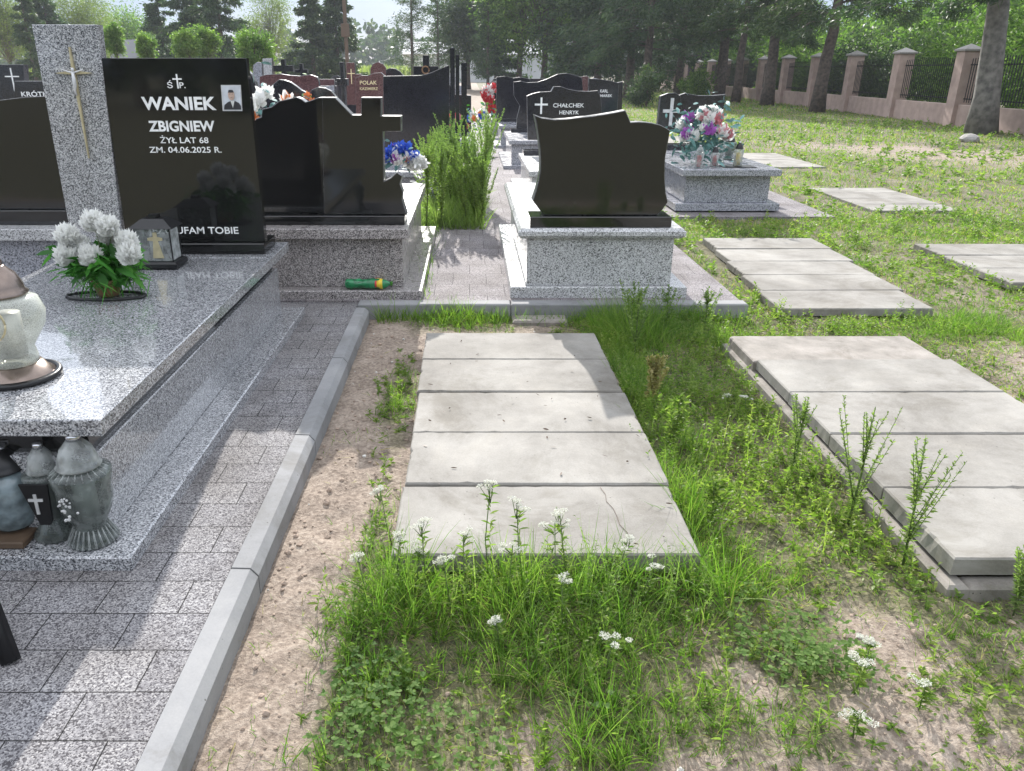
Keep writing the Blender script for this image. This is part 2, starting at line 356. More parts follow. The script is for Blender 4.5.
M['broad'] = leafmat('broad_leaves', (.05,.09,.02), (.10,.16,.04), (.20,.26,.09), .55)
M['broad_yel'] = leafmat('pale_broad_leaves', (.11,.14,.05), (.17,.20,.08), (.25,.27,.12), .45)
M['potleaf'] = leafmat('pot_foliage', (.03,.11,.02), (.05,.20,.03), (.12,.32,.06), .35)
M['white_petal'] = leafmat('white_petals', (.84,.84,.80), (.87,.87,.84), (.90,.90,.88), .35, .7)
M['white_petal'].node_tree.nodes['Color Ramp'].color_ramp.elements[0].position = 0
M['stem'] = plain('green_stems', (.10,.15,.045), .7)
M['field'] = plain('dry_field', (.42,.34,.16), .95, noise_amt=.25, nscale=.6)
M['tallweed'] = leafmat('pale_weed_leaves', (.13,.18,.06), (.19,.25,.09), (.28,.33,.14), .5)
M['bush'] = leafmat('bright_bush_leaves', (.07,.12,.03), (.12,.19,.05), (.24,.29,.12), .5)
M['cornrow'] = leafmat('field_crop', (.16,.19,.07), (.24,.26,.10), (.36,.36,.18), .4)
def glassmat(name, col, rough=.08, mixf=.35, body=(.5,.5,.5), crack=False):
    m, n, l, b = newmat(name)
    no = nd(n, 'ShaderNodeTexNoise', Scale=60.0, Detail=2.0); l.new(coords(n, l), no.inputs['Vector'])
    vr = nd(n, 'ShaderNodeTexVoronoi', Scale=130.0); vr.feature = 'DISTANCE_TO_EDGE'; l.new(coords(n, l), vr.inputs['Vector'])
    cr_ = ramp(n, [(.0, tuple(min(1, c*1.5) for c in col)), (.08, col), (.6, tuple(c*.7 for c in col))] if crack else [(.35, tuple(c*.65 for c in col)), (.5, col), (.7, tuple(min(1, c*1.5) for c in col))])
    no.inputs['Scale'].default_value = 60 if crack else 28
    l.new(vr.outputs[0] if crack else no.outputs[0], cr_.inputs[0]); l.new(cr_.outputs[0], b.inputs['Base Color'])
    bp = nd(n, 'ShaderNodeBump', Strength=.7, Distance=.004); l.new(no.outputs[0], bp.inputs['Height']); l.new(bp.outputs[0], b.inputs['Normal'])
    b.inputs['Base Color'].default_value = (*col, 1); b.inputs['Roughness'].default_value = rough
    b.inputs['Specular IOR Level'].default_value = .9
    tr = n.new('ShaderNodeBsdfTransparent'); tr.inputs[0].default_value = (*body, 1)
    lw = nd(n, 'ShaderNodeLayerWeight', Blend=.45); cr = nd(n, 'ShaderNodeMapRange'); cr.inputs[3].default_value = mixf; cr.inputs[4].default_value = .95
    l.new(lw.outputs['Facing'], cr.inputs[0]); mix = n.new('ShaderNodeMixShader'); l.new(cr.outputs[0], mix.inputs[0])
    l.new(tr.outputs[0], mix.inputs[1]); l.new(b.outputs[0], mix.inputs[2]); l.new(mix.outputs[0], n['Material Output'].inputs['Surface'])
    return m
M['glass'] = glassmat('clear_cast_glass', (.42,.44,.43), .08, .35, (.8,.82,.8))
M['glass_smoke'] = glassmat('smoky_green_glass', (.17,.19,.18), .06, .35, (.5,.55,.52))
M['glass_milky'] = glassmat('milky_crackle_glass', (.62,.64,.58), .06, .22, (.85,.85,.8), True)
M['glass_iri'] = glassmat('iridescent_glass', (.22,.28,.30), .12, .6, (.6,.62,.65))
M['glass_green'] = glassmat('green_bottle_plastic', (.02,.24,.09), .2, .7, (.15,.7,.35))
def groundmat():
    m, n, l, b = newmat('sandy_soil_with_turf'); P = coords(n, l)
    at_ = n.new('ShaderNodeAttribute'); at_.attribute_name = 'turf'
    a = nd(n, 'ShaderNodeTexNoise', Scale=5.0, Detail=9.0, Roughness=.7); l.new(P, a.inputs['Vector'])
    f = nd(n, 'ShaderNodeTexNoise', Scale=55.0, Detail=5.0, Roughness=.7); l.new(P, f.inputs['Vector'])
    soil = ramp(n, [(.38,(.14,.105,.08)),(.5,(.27,.215,.17)),(.62,(.41,.34,.275))])
    ad = nd(n, 'ShaderNodeMath', operation='MULTIPLY_ADD'); ad.inputs[1].default_value = .6
    sb = nd(n, 'ShaderNodeMath', operation='MULTIPLY'); sb.inputs[1].default_value = .4; l.new(a.outputs[0], sb.inputs[0]); l.new(f.outputs[0], ad.inputs[0]); l.new(sb.outputs[0], ad.inputs[2])
    l.new(ad.outputs[0], soil.inputs[0])
    turf = ramp(n, [(.40,(.05,.05,.025)),(.5,(.12,.11,.055)),(.6,(.21,.19,.11))]); l.new(ad.outputs[0], turf.inputs[0])
    bn = nd(n, 'ShaderNodeTexNoise', Scale=2.0, Detail=8.0, Roughness=.75); l.new(P, bn.inputs['Vector'])
    s = nd(n, 'ShaderNodeMath', operation='ADD'); l.new(at_.outputs['Fac'], s.inputs[0]); l.new(bn.outputs[0], s.inputs[1])
    mr = nd(n, 'ShaderNodeMapRange'); mr.inputs[1].default_value = .80; mr.inputs[2].default_value = 1.15; l.new(s.outputs[0], mr.inputs[0])
    mix = nd(n, 'ShaderNodeMix', data_type='RGBA'); l.new(mr.outputs[0], mix.inputs[0]); l.new(soil.outputs[0], mix.inputs[6]); l.new(turf.outputs[0], mix.inputs[7])
    l.new(mix.outputs[2], b.inputs['Base Color']); b.inputs['Roughness'].default_value = .95
    bp = nd(n, 'ShaderNodeBump', Strength=1.0, Distance=.02); l.new(ad.outputs[0], bp.inputs['Height']); l.new(bp.outputs[0], b.inputs['Normal'])
    return m
M['ground'] = groundmat()

# ------------------------------------------------------------------ plant cover map (where grass, weeds, clover or bare soil grow)
def blob(u, v, ru, rv, a):
    x, y = at(u, v); x1, _ = at(u+ru, v); _, y1 = at(u, v-rv); _, y0 = at(u, v+rv)
    return (x, y, abs(x1-x), abs(y1-y0)/2, a)
LUSH = [blob(*b) for b in [(430,640,95,60,1.2),(370,690,50,70,.8),(400,600,50,40,.8),(520,600,110,45,1.2),(600,690,65,75,1.1),(680,590,70,45,1.1),(480,562,95,22,1),
  (530,650,70,50,.9),(770,580,45,22,.6),(470,318,48,12,1.3),(620,322,40,30,1.3),(700,325,50,30,.9),(625,372,25,40,.8),(690,535,30,30,.9),(600,757,60,25,.9),(400,395,22,30,.6),(640,430,14,80,.8),(670,490,14,40,.8),(730,560,30,22,.8),(640,300,60,14,1),(380,520,16,32,.6),
  (720,720,45,40,.6),(800,735,40,30,.7),(330,765,60,14,.5),(960,640,60,30,.5),(990,330,40,30,.6),(940,330,60,16,.7),(690,455,30,60,.5)]]
WEED = [blob(*b) for b in [(700,400,70,75,1.2),(680,475,50,60,1.1),(745,450,70,65,1.1),(805,500,60,60,1.1),(850,560,80,40,.9),(640,400,20,60,.9),(660,330,90,35,1),(960,590,80,32,1.1),
  (395,400,16,40,.8),(395,450,14,18,.6),(372,520,16,30,.6),(360,560,30,30,.4),(480,565,90,22,.6),(380,700,60,60,.6),(760,280,60,50,.8),(820,320,120,20,.9),(700,560,60,30,.7),(560,620,120,60,.6),(1000,700,60,50,.6),(760,640,80,40,.5),(730,240,40,60,.8)]]
CLOV = [blob(*b) for b in [(420,735,80,42,1.3),(370,700,40,40,.6),(800,655,60,36,1.0),(760,620,40,30,.5),(840,690,50,30,.5),(590,720,30,30,.3)]]
BARE = [blob(*b) for b in [(260,660,75,110,1.6),(330,420,60,80,1.0),(330,500,60,60,1.2),(725,530,35,14,1),(760,690,30,60,.7),(545,745,38,28,1.1),(880,655,70,22,.8),(860,700,30,26,.7),
  (1010,345,30,18,1),(700,640,35,25,.5),(920,735,60,20,.6),(690,765,40,15,.6),(960,155,90,10,1.0),(900,150,40,6,.7),(800,145,40,5,.6)]]
def fld(B, x, y):
    s = np.zeros_like(x)
    for bx, by, rx, ry, a in B:
        q = ((x-bx)/rx)**2+((y-by)/ry)**2; s += a*np.exp(-q*1.1)
    return s
_r = np.random.default_rng(3); _G = _r.random((256, 256))
def vnoise(x, y, s):
    x = x*s+57.3; y = y*s+31.7; xi = np.floor(x).astype(int); yi = np.floor(y).astype(int); fx = x-xi; fy = y-yi
    fx = fx*fx*(3-2*fx); fy = fy*fy*(3-2*fy); g = lambda a, b: _G[a % 256, b % 256]
    return (g(xi,yi)*(1-fx)+g(xi+1,yi)*fx)*(1-fy)+(g(xi,yi+1)*(1-fx)+g(xi+1,yi+1)*fx)*fy
def fbm(x, y, s): return (vnoise(x,y,s)+.5*vnoise(x,y,2.1*s)+.25*vnoise(x,y,4.3*s)+.12*vnoise(x,y,8.7*s))/1.87
def hgt(x, y):
    near = np.exp(-np.maximum(0, y-9)/20)
    h = (fbm(x,y,1.4)-.5)*.05+(fbm(x+9,y,9)-.5)*.030+(vnoise(x,y,30)-.5)*.016*near
    # low beside the masonry, so its edges stand clear of the soil
    e = np.clip((x+.66)/.12, 0, 1)
    return h*(.35+.65*e)-.012*(1-e)
SLABS = []   # footprints kept free of plants: x0,x1,y0,y1
PAVED = [(-40,-.64,-5,4.95), (-40,1.80,4.86,9.2), (-40,2.2,9.2,60), (2.25,3.95,8.45,11.6)]
def blocked(x, y, m=.0):
    k = np.zeros(x.shape, bool)
    for x0, x1, y0, y1 in PAVED+SLABS: k |= (x > x0-m)&(x < x1+m)&(y > y0-m)&(y < y1+m)
    return k

# ------------------------------------------------------------------ ground sheet
xs = np.concatenate([np.linspace(-900,-60,8), np.linspace(-50,-2,17), np.linspace(-1.5,-.7,5), np.arange(-.68,3.4,.022), np.arange(3.4,8,.09), np.arange(8,30,.5), np.linspace(32,80,12), np.linspace(120,900,8)])
ys = np.concatenate([np.linspace(-200,-3,12), np.linspace(-2,.7,5), np.arange(.75,5.2,.022), np.arange(5.2,12,.09), np.arange(12,60,.5), np.linspace(62,150,12), np.linspace(200,1500,10)])
XX, YY = np.meshgrid(xs, ys); ZZ = hgt(XX, YY)
# far ground lies at nought
ny, nx = XX.shape
V = np.stack([XX.ravel(), YY.ravel(), ZZ.ravel()], 1)
ii = (np.arange(ny-1)[:,None]*nx+np.arange(nx-1)[None]).ravel()
Q = np.stack([ii, ii+1, ii+nx+1, ii+nx], 1).ravel()
g = npobj('ground', [(V, Q, np.zeros(0, int), 0)], [M['ground']], kind='structure')
turf = np.clip(.30+.55*fld(LUSH,XX,YY)+.5*fld(WEED,XX,YY)+.5*fld(CLOV,XX,YY)-.55*fld(BARE,XX,YY)+.35*np.clip((YY-3.5)/4,0,1)*(XX > .8)+.6*(YY < .3), 0, 1).ravel()
at_ = g.data.attributes.new('turf', 'FLOAT', 'POINT'); at_.data.foreach_set('value', turf.astype(np.float32))
g.data.polygons.foreach_set('use_smooth', [True]*len(g.data.polygons))

# paved surfaces
def sheet(name, x0, x1, y0, y1, z, mat, z0=-.05):
    return obj(name, MB().box(x0, x1, y0, y1, z0, z), mat, kind='structure')
sheet('pavement', -14, -.735, 1.262, 4.97, .08, M['paving'])
sheet('pavement', -14, 1.78, 4.975, 7.6, .092, M['paving2'])
sheet('pavement', -16, .95, 7.6, 24, .088, M['paving2'])
sheet('pavement', 2.16, 3.93, 8.47, 11.6, .035, M['paving2'])
def kerbs(label, pts, group):
    pass
kg = 'concrete kerb stones edging the paving'
for k in range(4):
    y0 = 1.20+k*.94-.14; y1 = min(y0+.932, 4.86)
    mb = MB(); b = .022
    mb.add([(-.728,y0,-.08),(-.648,y0,-.08),(-.648,y0,.085-b),(-.648-b,y0,.090),(-.728,y0,.092),
            (-.728,y1,-.08),(-.648,y1,-.08),(-.648,y1,.085-b),(-.648-b,y1,.090),(-.728,y1,.092)],
           [(0,1,2,3,4),(9,8,7,6,5),(1,6,7,2),(2,7,8,3),(3,8,9,4),(4,9,5,0),(0,5,6,1)])
    obj('kerb_stone', mb, M['kerb'], None, ['nearest chamfered grey kerb stone between pebble paving and bare soil','second nearest grey kerb stone beside the paving and soil strip','third grey kerb stone beside the soil strip, next to the middle slabs','far end grey kerb stone of the long row beside the soil strip'][k], 'kerb stone', kg)
for k, (x0, x1) in enumerate([(-.728,.262),(.268,1.20),(1.206,1.80)]):
    obj('kerb_stone', MB().box(x0, x1, 4.868, 4.968, -.10, .098, .008), M['kerb'], None,
        ['left cross kerb stone closing the soil strip below the green bottle','middle cross kerb stone in front of the grey grave behind the slabs','right cross kerb stone at the corner of the paving under tall weeds'][k], 'kerb stone', kg)
obj('kerb_stone', MB().box(-3.2, -.733, 1.17, 1.258, -.1, .082, .01), M['kerb'], None, 'grey kerb stone across the near end of the pebble paving', 'kerb stone', kg)

# ------------------------------------------------------------------ loose concrete slabs
def slab_row(x0, x1, y0, y1, n, z, th, where, ords, skew=0.0, group=None, jit=.006, mat='slab', tilt=0):
    SLABS.append((min(x0, x0+skew)+.02, max(x1, x1+skew)-.01, y0+.02, y1-.02))
    d = (y1-y0)/n
    for i in range(n):
        a = y0+i*d+.005; b_ = y0+(i+1)*d-.005; s0 = skew*(i/n)
        dx = rnd.uniform(-jit, jit)*1.5; dz = rnd.uniform(0, jit)
        X0, X1 = x0+s0+dx, x1+s0+dx; per = []; nx_, ny_ = 34, 15
        for q in range(nx_): per.append((X0+(X1-X0)*q/nx_, a))
        for q in range(ny_): per.append((X1, a+(b_-a)*q/ny_))
        for q in range(nx_): per.append((X1-(X1-X0)*q/nx_, b_))
        for q in range(ny_): per.append((X0, b_-(b_-a)*q/ny_))
        tl = rnd.uniform(-.004, .004); tl2 = rnd.uniform(-.002, .002); cxs, cys = (X0+X1)/2, (a+b_)/2; R4 = [[], [], [], []]
        for (px_, py_) in per:
            chip = min(.005, .004*max(0, rnd.gauss(0, 1)-1.0))+.0012*rnd.random(); zt = z+dz+tl*(px_-cxs)+tl2*(py_-cys)
            def inn(e): return (px_+(e if px_ < X0+1e-6 else -e if px_ > X1-1e-6 else 0), py_+(e if py_ < a+1e-6 else -e if py_ > b_-1e-6 else 0))
            p0 = inn(.002*rnd.random()); p1 = inn(chip); p2 = inn(chip+.005+.5*chip)
            R4[0].append((*p0, z-th)); R4[1].append((*p1, zt-.006-chip)); R4[2].append((*p2, zt-.0008)); 
        m4 = len(per); mb = MB(); mb.add(R4[0]+R4[1]+R4[2], [tuple(range(2*m4, 3*m4))]+[(k_*m4+q, k_*m4+(q+1)%m4, (k_+1)*m4+(q+1)%m4, (k_+1)*m4+q) for k_ in range(2) for q in range(m4)])
        o = obj('concrete_slab', mb, M[mat], None, '%s %s' % (ords[i], where), 'slab', group)
o5 = ['nearest of the five concrete slabs', 'second nearest of the five concrete slabs', 'third of the five concrete slabs', 'fourth of the five concrete slabs', 'farthest of the five concrete slabs']
slab_row(-.243, .724, 2.052, 4.265, 5, .10, .065, 'on the grave plot in the middle', o5, group='slabs on the middle plot')
slab_row(1.475, 2.475, 2.0, 3.79, 4, .115, .055, 'of the raised plot at the right', ['nearest large pale slab','second nearest pale slab','third pale slab','fourth pale slab'], group='slabs on the raised right plot')
slab_row(1.475, 2.475, 3.79, 4.215, 1, .100, .055, 'of the raised plot at the right', ['farthest darker stained slab'], group='slabs on the raised right plot', mat='slab_old')
slab_row(2.02, 3.02, 4.887, 7.18, 5, .06, .05, 'on the plot behind the raised right one', o5, skew=.17, group='slabs on the second right plot')
slab_row(3.95, 4.98, 5.55, 6.92, 3, .06, .05, 'at the right picture edge', ['nearest worn slab','middle worn slab','farthest worn slab'], group='slabs at the right edge')
slab_row(4.55, 5.55, 8.85, 10.7, 4, .035, .05, 'of the sunken plot in the lawn right of the flowered grave', ['nearest half overgrown slab','second half overgrown slab','third half overgrown slab','farthest half overgrown slab'], group='overgrown slabs in the lawn', mat='slab')
slab_row(4.75, 5.8, 13.1, 15.4, 2, .035, .05, 'of the distant pale plot beyond the flowered grave', ['nearer pale slab','farther pale slab'], group='distant slabs in the lawn')
slab_row(4.0, 5.0, 17.5, 19.5, 1, .035, .05, 'behind the black double headstone', ['far pale slab lying in the lawn'], group='distant slabs in the lawn')
g_ = np.random.default_rng(2); mb = MB(); pc_ = [(.47+.006*math.sin(i*2.3)+.05*i/8, 2.475-.050*i) for i in range(8)]
mb.tube([(x_, y_, .1035) for x_, y_ in pc_], .0010, 4)  # crack in the slab, added as a thin dark tube on its top
obj('slab_crack', mb, M['wood'], None, 'thin dark line standing for a crack in the nearest middle slab', 'slab_crack')
# rough concrete frame under the raised plot
mb = MB(); mb.box(1.450, 1.52, 1.965, 4.25, -.08, .045, .01); mb.box(2.43, 2.53, 1.965, 4.25, -.08, .045, .01); mb.box(1.521, 2.429, 1.965, 2.03, -.08, .044, .01); mb.box(1.521, 2.429, 4.15, 4.25, -.08, .05, .01)
obj('plot_frame', mb, M['slab_old'], None, 'rough concrete frame carrying the raised slabs at the right', 'frame')
SLABS.append((1.455, 2.53, 1.97, 4.26))
mb = MB(); mb.box(-.20, .68, 2.10, 4.22, -.1, .033)
mb.box(.735, .765, 2.6, 4.2, -.06, .03, .008)
obj('plot_frame', mb, M['pebbledot'], None, 'soil-stained concrete base showing in the joints of the middle slabs', 'frame')
# an old cracked step in front of the grey grave
obj('concrete_step', MB().box(.27, .62, 4.72, 4.86, -.1, .03, .012), M['slab_old'], None, 'broken pinkish concrete strip at the foot of the cross kerb', 'step')

# ------------------------------------------------------------------ graves
def RB():
    mb = MB(); mb.rim = True; return mb
def prisma(pix, Y): return [up(u, v, Y) for u, v in pix]
def grave(name, label, cat, group, loc): return thing(name, loc, label, cat, group)

# A: the large granite grave at the left
A = thing('grave', (-2.0, 3.3, .08), 'large grey granite grave with slanted pillar and black headstone of 2025, foreground left', 'grave', 'graves')
obj('plinth', MB().box(-2.30, -1.033, 2.0, 4.70, .03, .128, .006), M['granite'], A)
obj('pedestal', MB().box(-2.15, -1.150, 2.13, 4.58, .128, .405, .004), M['granite'], A)
obj('recess', MB().box(-2.12, -1.172, 2.16, 4.55, .405, .497), M['black'], A)
obj('cover_slab', MB().box(-2.21, -1.082, 2.075, 4.62, .497, .552, .004), M['granite'], A)
obj('headstone_base', MB().box(-1.83, -1.135, 4.28, 4.53, .553, .612, .004), M['black'], A)
YA = 4.36
pil = prisma([(36,25),(101,25),(126,243),(76,243)], YA)
pilp = [(pil[0][0],pil[0][1]),(pil[1][0],pil[1][1]),(pil[2][0],.5535),(pil[3][0],.5535)]
obj('pillar', MB().prism(pilp, 4.315, 4.385, .004), M['granite'], A, 'speckled grey granite pillar')
YT = 4.322; st = [up(100,58,YT), up(246,58,YT)]; bl = up(265,240,YT)[0]
obj('headstone', MB().prism([(st[0][0]-.0,st[0][1]),(st[1][0],st[1][1]),(bl,.613),(st[0][0]-.02,.613)], YT, YT+.055, .003), M['black'], A)
text(A, 'WANIEK', 180, 109.5, 74, 13, YT, M['letters'], bold=.032)
text(A, 'ZBIGNIEW', 182.5, 131, 66, 10.5, YT, M['letters'], bold=.032)
text(A, 'ŻYŁ LAT 68', 185, 143, 48, 6, YT, M['letters'], bold=.014)
text(A, 'ZM. 04.06.2025 R.', 186, 152.5, 72, 6, YT, M['letters'], bold=.014)
text(A, 'JEZU UFAM TOBIE', 194, 233.5, 90, 7, YT, M['letters'], bold=.014)
text(A, 'Ś', 170.5, 88, 5.5, 6, YT, M['letters'], bold=.012); text(A, 'P.', 183, 88, 6, 6, YT, M['letters'], bold=.012)
def cross_mb(u, v0, v1, hw, va, tw, Y, pr=.004):
    mb = MB(); x, z0 = up(u, v0, Y); _, z1 = up(u, v1, Y); x1, _ = up(u+hw, v0, Y); t, _ = up(u+tw, v0, Y); t -= x; h = x1-x; _, za = up(u, va, Y)
    mb.box(x-t/2, x+t/2, Y-pr, Y-.0005, z1, z0); mb.box(x-h, x-t/2-.0003, Y-pr, Y-.0005, za-t/2, za+t/2); mb.box(x+t/2+.0003, x+h, Y-pr, Y-.0005, za-t/2, za+t/2)
    return mb
obj('carved_cross', cross_mb(176.5, 74, 88.5, 4.5, 79, 1.4, YT), M['letters'], A)
# crucifix on the pillar: tapering gilded bars with a small figure
YP = 4.312; xa, za = up(70.5, 47, YP); xb, zb = up(89.5, 158, YP); xh, zh = up(74.3, 72.5, YP)
xc = (xa+xb)/2
mb = MB()
mb.prism([(xc-.009, zh), (xc-.003, za), (xc+.003, za), (xc+.009, zh), (xc+.0025, zb), (xc-.0025, zb)], YP-.016, YP, .002)
mb.prism([(xc-.095, zh-.003), (xc-.012, zh+.010), (xc-.012, zh-.010)], YP-.015, YP-.001, .0015)
mb.prism([(xc+.095, zh-.003), (xc+.012, zh-.010), (xc+.012, zh+.010)], YP-.015, YP-.001, .0015)
cr = obj('crucifix', mb, M['gold'], A)
mb = MB(); yf = YP-.022
mb.tube([(xc,yf,zh+.008),(xc,yf,zh-.03),(xc+.003,yf-.006,zh-.06),(xc-.004,yf-.002,zh-.085),(xc,yf,zh-.11)], [.007,.010,.009,.007,.004], 8)
mb.ico((xc+.003,yf-.004,zh+.014), .008, 2, 1.2)
mb.tube([(xc-.055,yf,zh+.016),(xc-.03,yf,zh+.006),(xc,yf,zh-.002),(xc+.03,yf,zh+.006),(xc+.055,yf,zh+.016)], [.003,.0035,.006,.0035,.003], 6)
obj('corpus', mb, M['silver'], cr)
# ceramic portrait
def up2(u, v, Y): x, z = up(u, v, Y); return x, z
def quadpix(pts, Y, th=.004):
    return MB().prism([up(u, v, Y) for u, v in pts], Y-th, Y, .0008)
fr = obj('portrait', quadpix([(221,85),(241,85),(242.5,111),(223,111)], YT-.0005, .006), M['silver'], A)
obj('backdrop', quadpix([(222,86),(240,86),(241.5,110),(224,110)], YT-.0067, .001), M['photo_bg'], fr)
obj('suit', quadpix([(224,109.6),(224.5,105),(228,102),(231,101),(235,101),(239,103),(241,106),(241.3,109.6)], YT-.0079, .001), M['suit'], fr)
obj('shirt', quadpix([(230.5,101),(234.5,101),(233,108)], YT-.0091, .001), M['white_petal'], fr)
fx, fz = up(231.8, 95, YT)
obj('face', MB().prism([(fx+math.cos(a)*.017, fz+math.sin(a)*.026) for a in np.linspace(0, 2*math.pi, 16, endpoint=False)], YT-.0113, YT-.0103, .0004), M['skin'], fr)
mb = MB()
for sx in (-1, 1): mb.box(fx+sx*.007-.003, fx+sx*.007+.003, YT-.0122, YT-.0114, fz+.004, fz+.006)
mb.box(fx-.005, fx+.005, YT-.0122, YT-.0114, fz-.013, fz-.0115); mb.prism([(fx-.016,fz+.012),(fx+.016,fz+.012),(fx+.010,fz+.025),(fx-.010,fz+.025)], YT-.0122, YT-.0114, .0002)
obj('features', mb, M['suit'], fr)
# seam across the pillar end of the cover slab and a second low step
obj('cover_joint', MB().box(-2.19, -1.10, 4.19, 4.225, .5525, .556, .001), M['granite'], A)

# B: grave seen from the back, with cross-shaped stone
B = thing('grave', (-1.2, 6, .09), 'grave seen from behind with jagged black double headstone ending in a cross', 'grave', 'graves')
obj('plinth', MB().box(-2.45, -.315, 5.0, 7.3, .05, .15, .006), M['granite_pink'], B)
obj('pedestal', MB().box(-2.32, -.445, 5.10, 7.15, .15, .485, .004), M['granite_pink'], B)
obj('cover_slab', MB().box(-2.38, -.400, 5.03, 7.2, .485, .552, .004), M['granite_pink'], B)
obj('headstone_base', MB().box(-2.0, -.43, 5.16, 5.42, .553, .612, .004), M['black'], B)
YB = 5.2
def zfix(pts, zb): return [(x, zb if z < zb+.03 else z) for x, z in pts]
p1 = prisma([(240,216),(250,216),(252,124),(256,118.5),(261,117),(262,109),(271,107),(279,101),(288,99),(296,97),(301,99),(305,102),(312,100),(318,97.5),(323,97.5),(327,216)], YB+.04)
obj('headstone', RB().prism([(x, .613 if z < .68 else z) for x, z in p1], YB+.045, YB+.16, .006), M['black'], B)
p2 = prisma([(324,216),(322,97.5),(335,97.5),(352,115),(361,115),(361,97.5),(381,97.5),(381,116),(401,116),(401,131.5),(383,131.5),(384,181.5),(391,178),(397,172.5),(402,176),(400,184),(403,192),(402,199),(404,206),(407,216)], YB)
obj('cross_stone', RB().prism([(x, .613 if z < .66 else z) for x, z in p2], YB, YB+.11, .006), M['black'], B, 'black stone cut into a cross with jagged rock shoulder')

# H: its left neighbour
Hg = thing('grave', (-3.6, 6, .09), 'grave seen from behind with plain black slab headstone at the left edge', 'grave', 'graves')
obj('plinth', MB().box(-4.9, -2.47, 5.02, 7.3, .05, .15, .006), M['granite_far'], Hg)
obj('pedestal', MB().box(-4.8, -2.55, 5.12, 7.15, .15, .47, .004), M['granite_far'], Hg)
obj('cover_slab', MB().box(-4.86, -2.50, 5.05, 7.2, .47, .545, .004), M['granite_pale'], Hg)
obj('headstone_base', MB().box(-4.5, -2.66, 5.2, 5.42, .546, .64, .004), M['black'], Hg)
p = prisma([(-60,115),(0,100),(25,97),(50,96),(72,220),(-60,220)], 5.25)
obj('headstone', RB().prism([(x, .641 if z < .7 else z) for x, z in p], 5.25, 5.36, .005), M['black'], Hg)

# C: central grave seen from behind
Cg = thing('grave', (.92, 6.1, .09), 'pale grey granite grave behind the middle slabs, its blank black headstone seen from the back', 'grave', 'graves')
obj('plinth', MB().box(.268, 1.440, 5.04, 7.32, .06, .165, .005), M['granite_pale'], Cg)
obj('pedestal', MB().box(.375, 1.335, 5.085, 7.22, .165, .487, .004), M['granite_pale'], Cg)
obj('cover_slab', MB().box(.312, 1.395, 5.03, 7.28, .487, .552, .02), M['granite_pale'], Cg)
obj('headstone_base', MB().box(.388, 1.303, 5.07, 5.30, .553, .622, .005), M['black'], Cg)
def c5(x, y): return (430+x/3.213, 90+y/3.213)
pc = [c5(*q) for q in [(335,80),(360,90),(400,95),(440,93),(480,88),(520,84),(560,78),(600,71),(628,65),(636,82),(645,104),(670,102),(690,103),(715,106),(740,112),(760,122),(772,130),(768,155),(762,185),(757,215),(755,245),(755,290),(758,330),(765,360),(748,385),(730,405),(365,405),(348,380),(330,355),(340,325),(348,295),(354,260),(355,230),(353,190),(348,150),(342,110)]]
obj('headstone', RB().prism([(x, max(z, .623)) for x, z in prisma(pc, 5.12)], 5.12, 5.24, .007), M['black'], Cg)

# D: granite grave with bouquet, right
Dg = thing('grave', (3.05, 9.7, .07), 'grey granite grave with black double headstone standing alone in the lawn', 'grave', 'graves')
obj('plinth', MB().box(2.27, 3.42, 8.74, 11.45, .05, .13, .005), M['granite_far'], Dg)
obj('pedestal', MB().box(2.38, 3.31, 8.82, 11.4, .13, .43, .004), M['granite_far'], Dg)
obj('cover_slab', MB().box(2.31, 3.38, 8.70, 11.42, .43, .50, .006), M['granite_far'], Dg)
obj('headstone_base', MB().box(2.62, 3.45, 10.95, 11.2, .501, .57, .005), M['black2'], Dg)
YD = 11.02
pd = prisma([(657,128),(660,96),(668,93),(675,92.8),(680,96),(684,135)], YD)
obj('headstone', RB().prism([(x, max(z, .571)) for x, z in pd], YD-.03, YD+.07, .006), M['black2'], Dg)
pd = prisma([(681,135),(680,95),(686,93),(698,95.5),(712,95.5),(726,94.5),(724,107),(722,120),(722.5,135)], YD)
obj('headstone', RB().prism([(x, max(z, .571)) for x, z in pd], YD, YD+.1, .006), M['black2'], Dg)
obj('carved_cross', cross_mb(672.5, 98, 126, 8.5, 111, 3.2, YD-.03, .012), M['silver'], Dg)
text(Dg, 'JAN', 704, 111, 8, 3.4, YD, M['letters'], bold=.01); text(Dg, 'KOT', 708, 116.5, 11, 4, YD, M['letters'], bold=.012)

# ------------------------------------------------------------------ further graves
def simple_grave(label, out, Yh, box, zt=.5, mat='black', gmat='granite_far', face=True, th=.11, lines=(), lm='letters', cross=None, base=True, stone_label=None):
    """out: outline in picture units of the headstone on the plane Yh; box = x0,x1,y0,y1 of the cover slab"""
    x0, x1, y0, y1 = box
    t = thing('grave', ((x0+x1)/2, (y0+y1)/2, .085), label, 'grave', 'graves')
    obj('plinth', MB().box(x0-.09, x1+.09, y0-.1, y1+.1, .04, .14, .004), M[gmat], t)
    obj('pedestal', MB().box(x0+.04, x1-.04, y0+.05, y1-.03, .14, zt-.06, .003), M[gmat], t)
    obj('cover_slab', MB().box(x0, x1, y0, y1, zt-.06, zt, .006), M[gmat], t)
    pts = [(x, max(z, zt+.061 if base else zt+.001)) for x, z in prisma(out, Yh)]
    xa = min(p[0] for p in pts); xb = max(p[0] for p in pts)
    if base: obj('headstone_base', MB().box(xa-.03, xb+.03, Yh-.07, Yh+th+.07, zt+.001, zt+.06, .004), M[mat], t)
    obj('headstone', RB().prism(pts, Yh, Yh+th, .007), M[mat], t, stone_label)
    for (s, u, v, w_, h_) in lines: text(t, s, u, v, w_, h_, Yh, M[lm], bold=.012, proud=.006)
    if cross: obj('carved_cross', cross_mb(*cross, Yh, .010), M[lm], t)
    return t
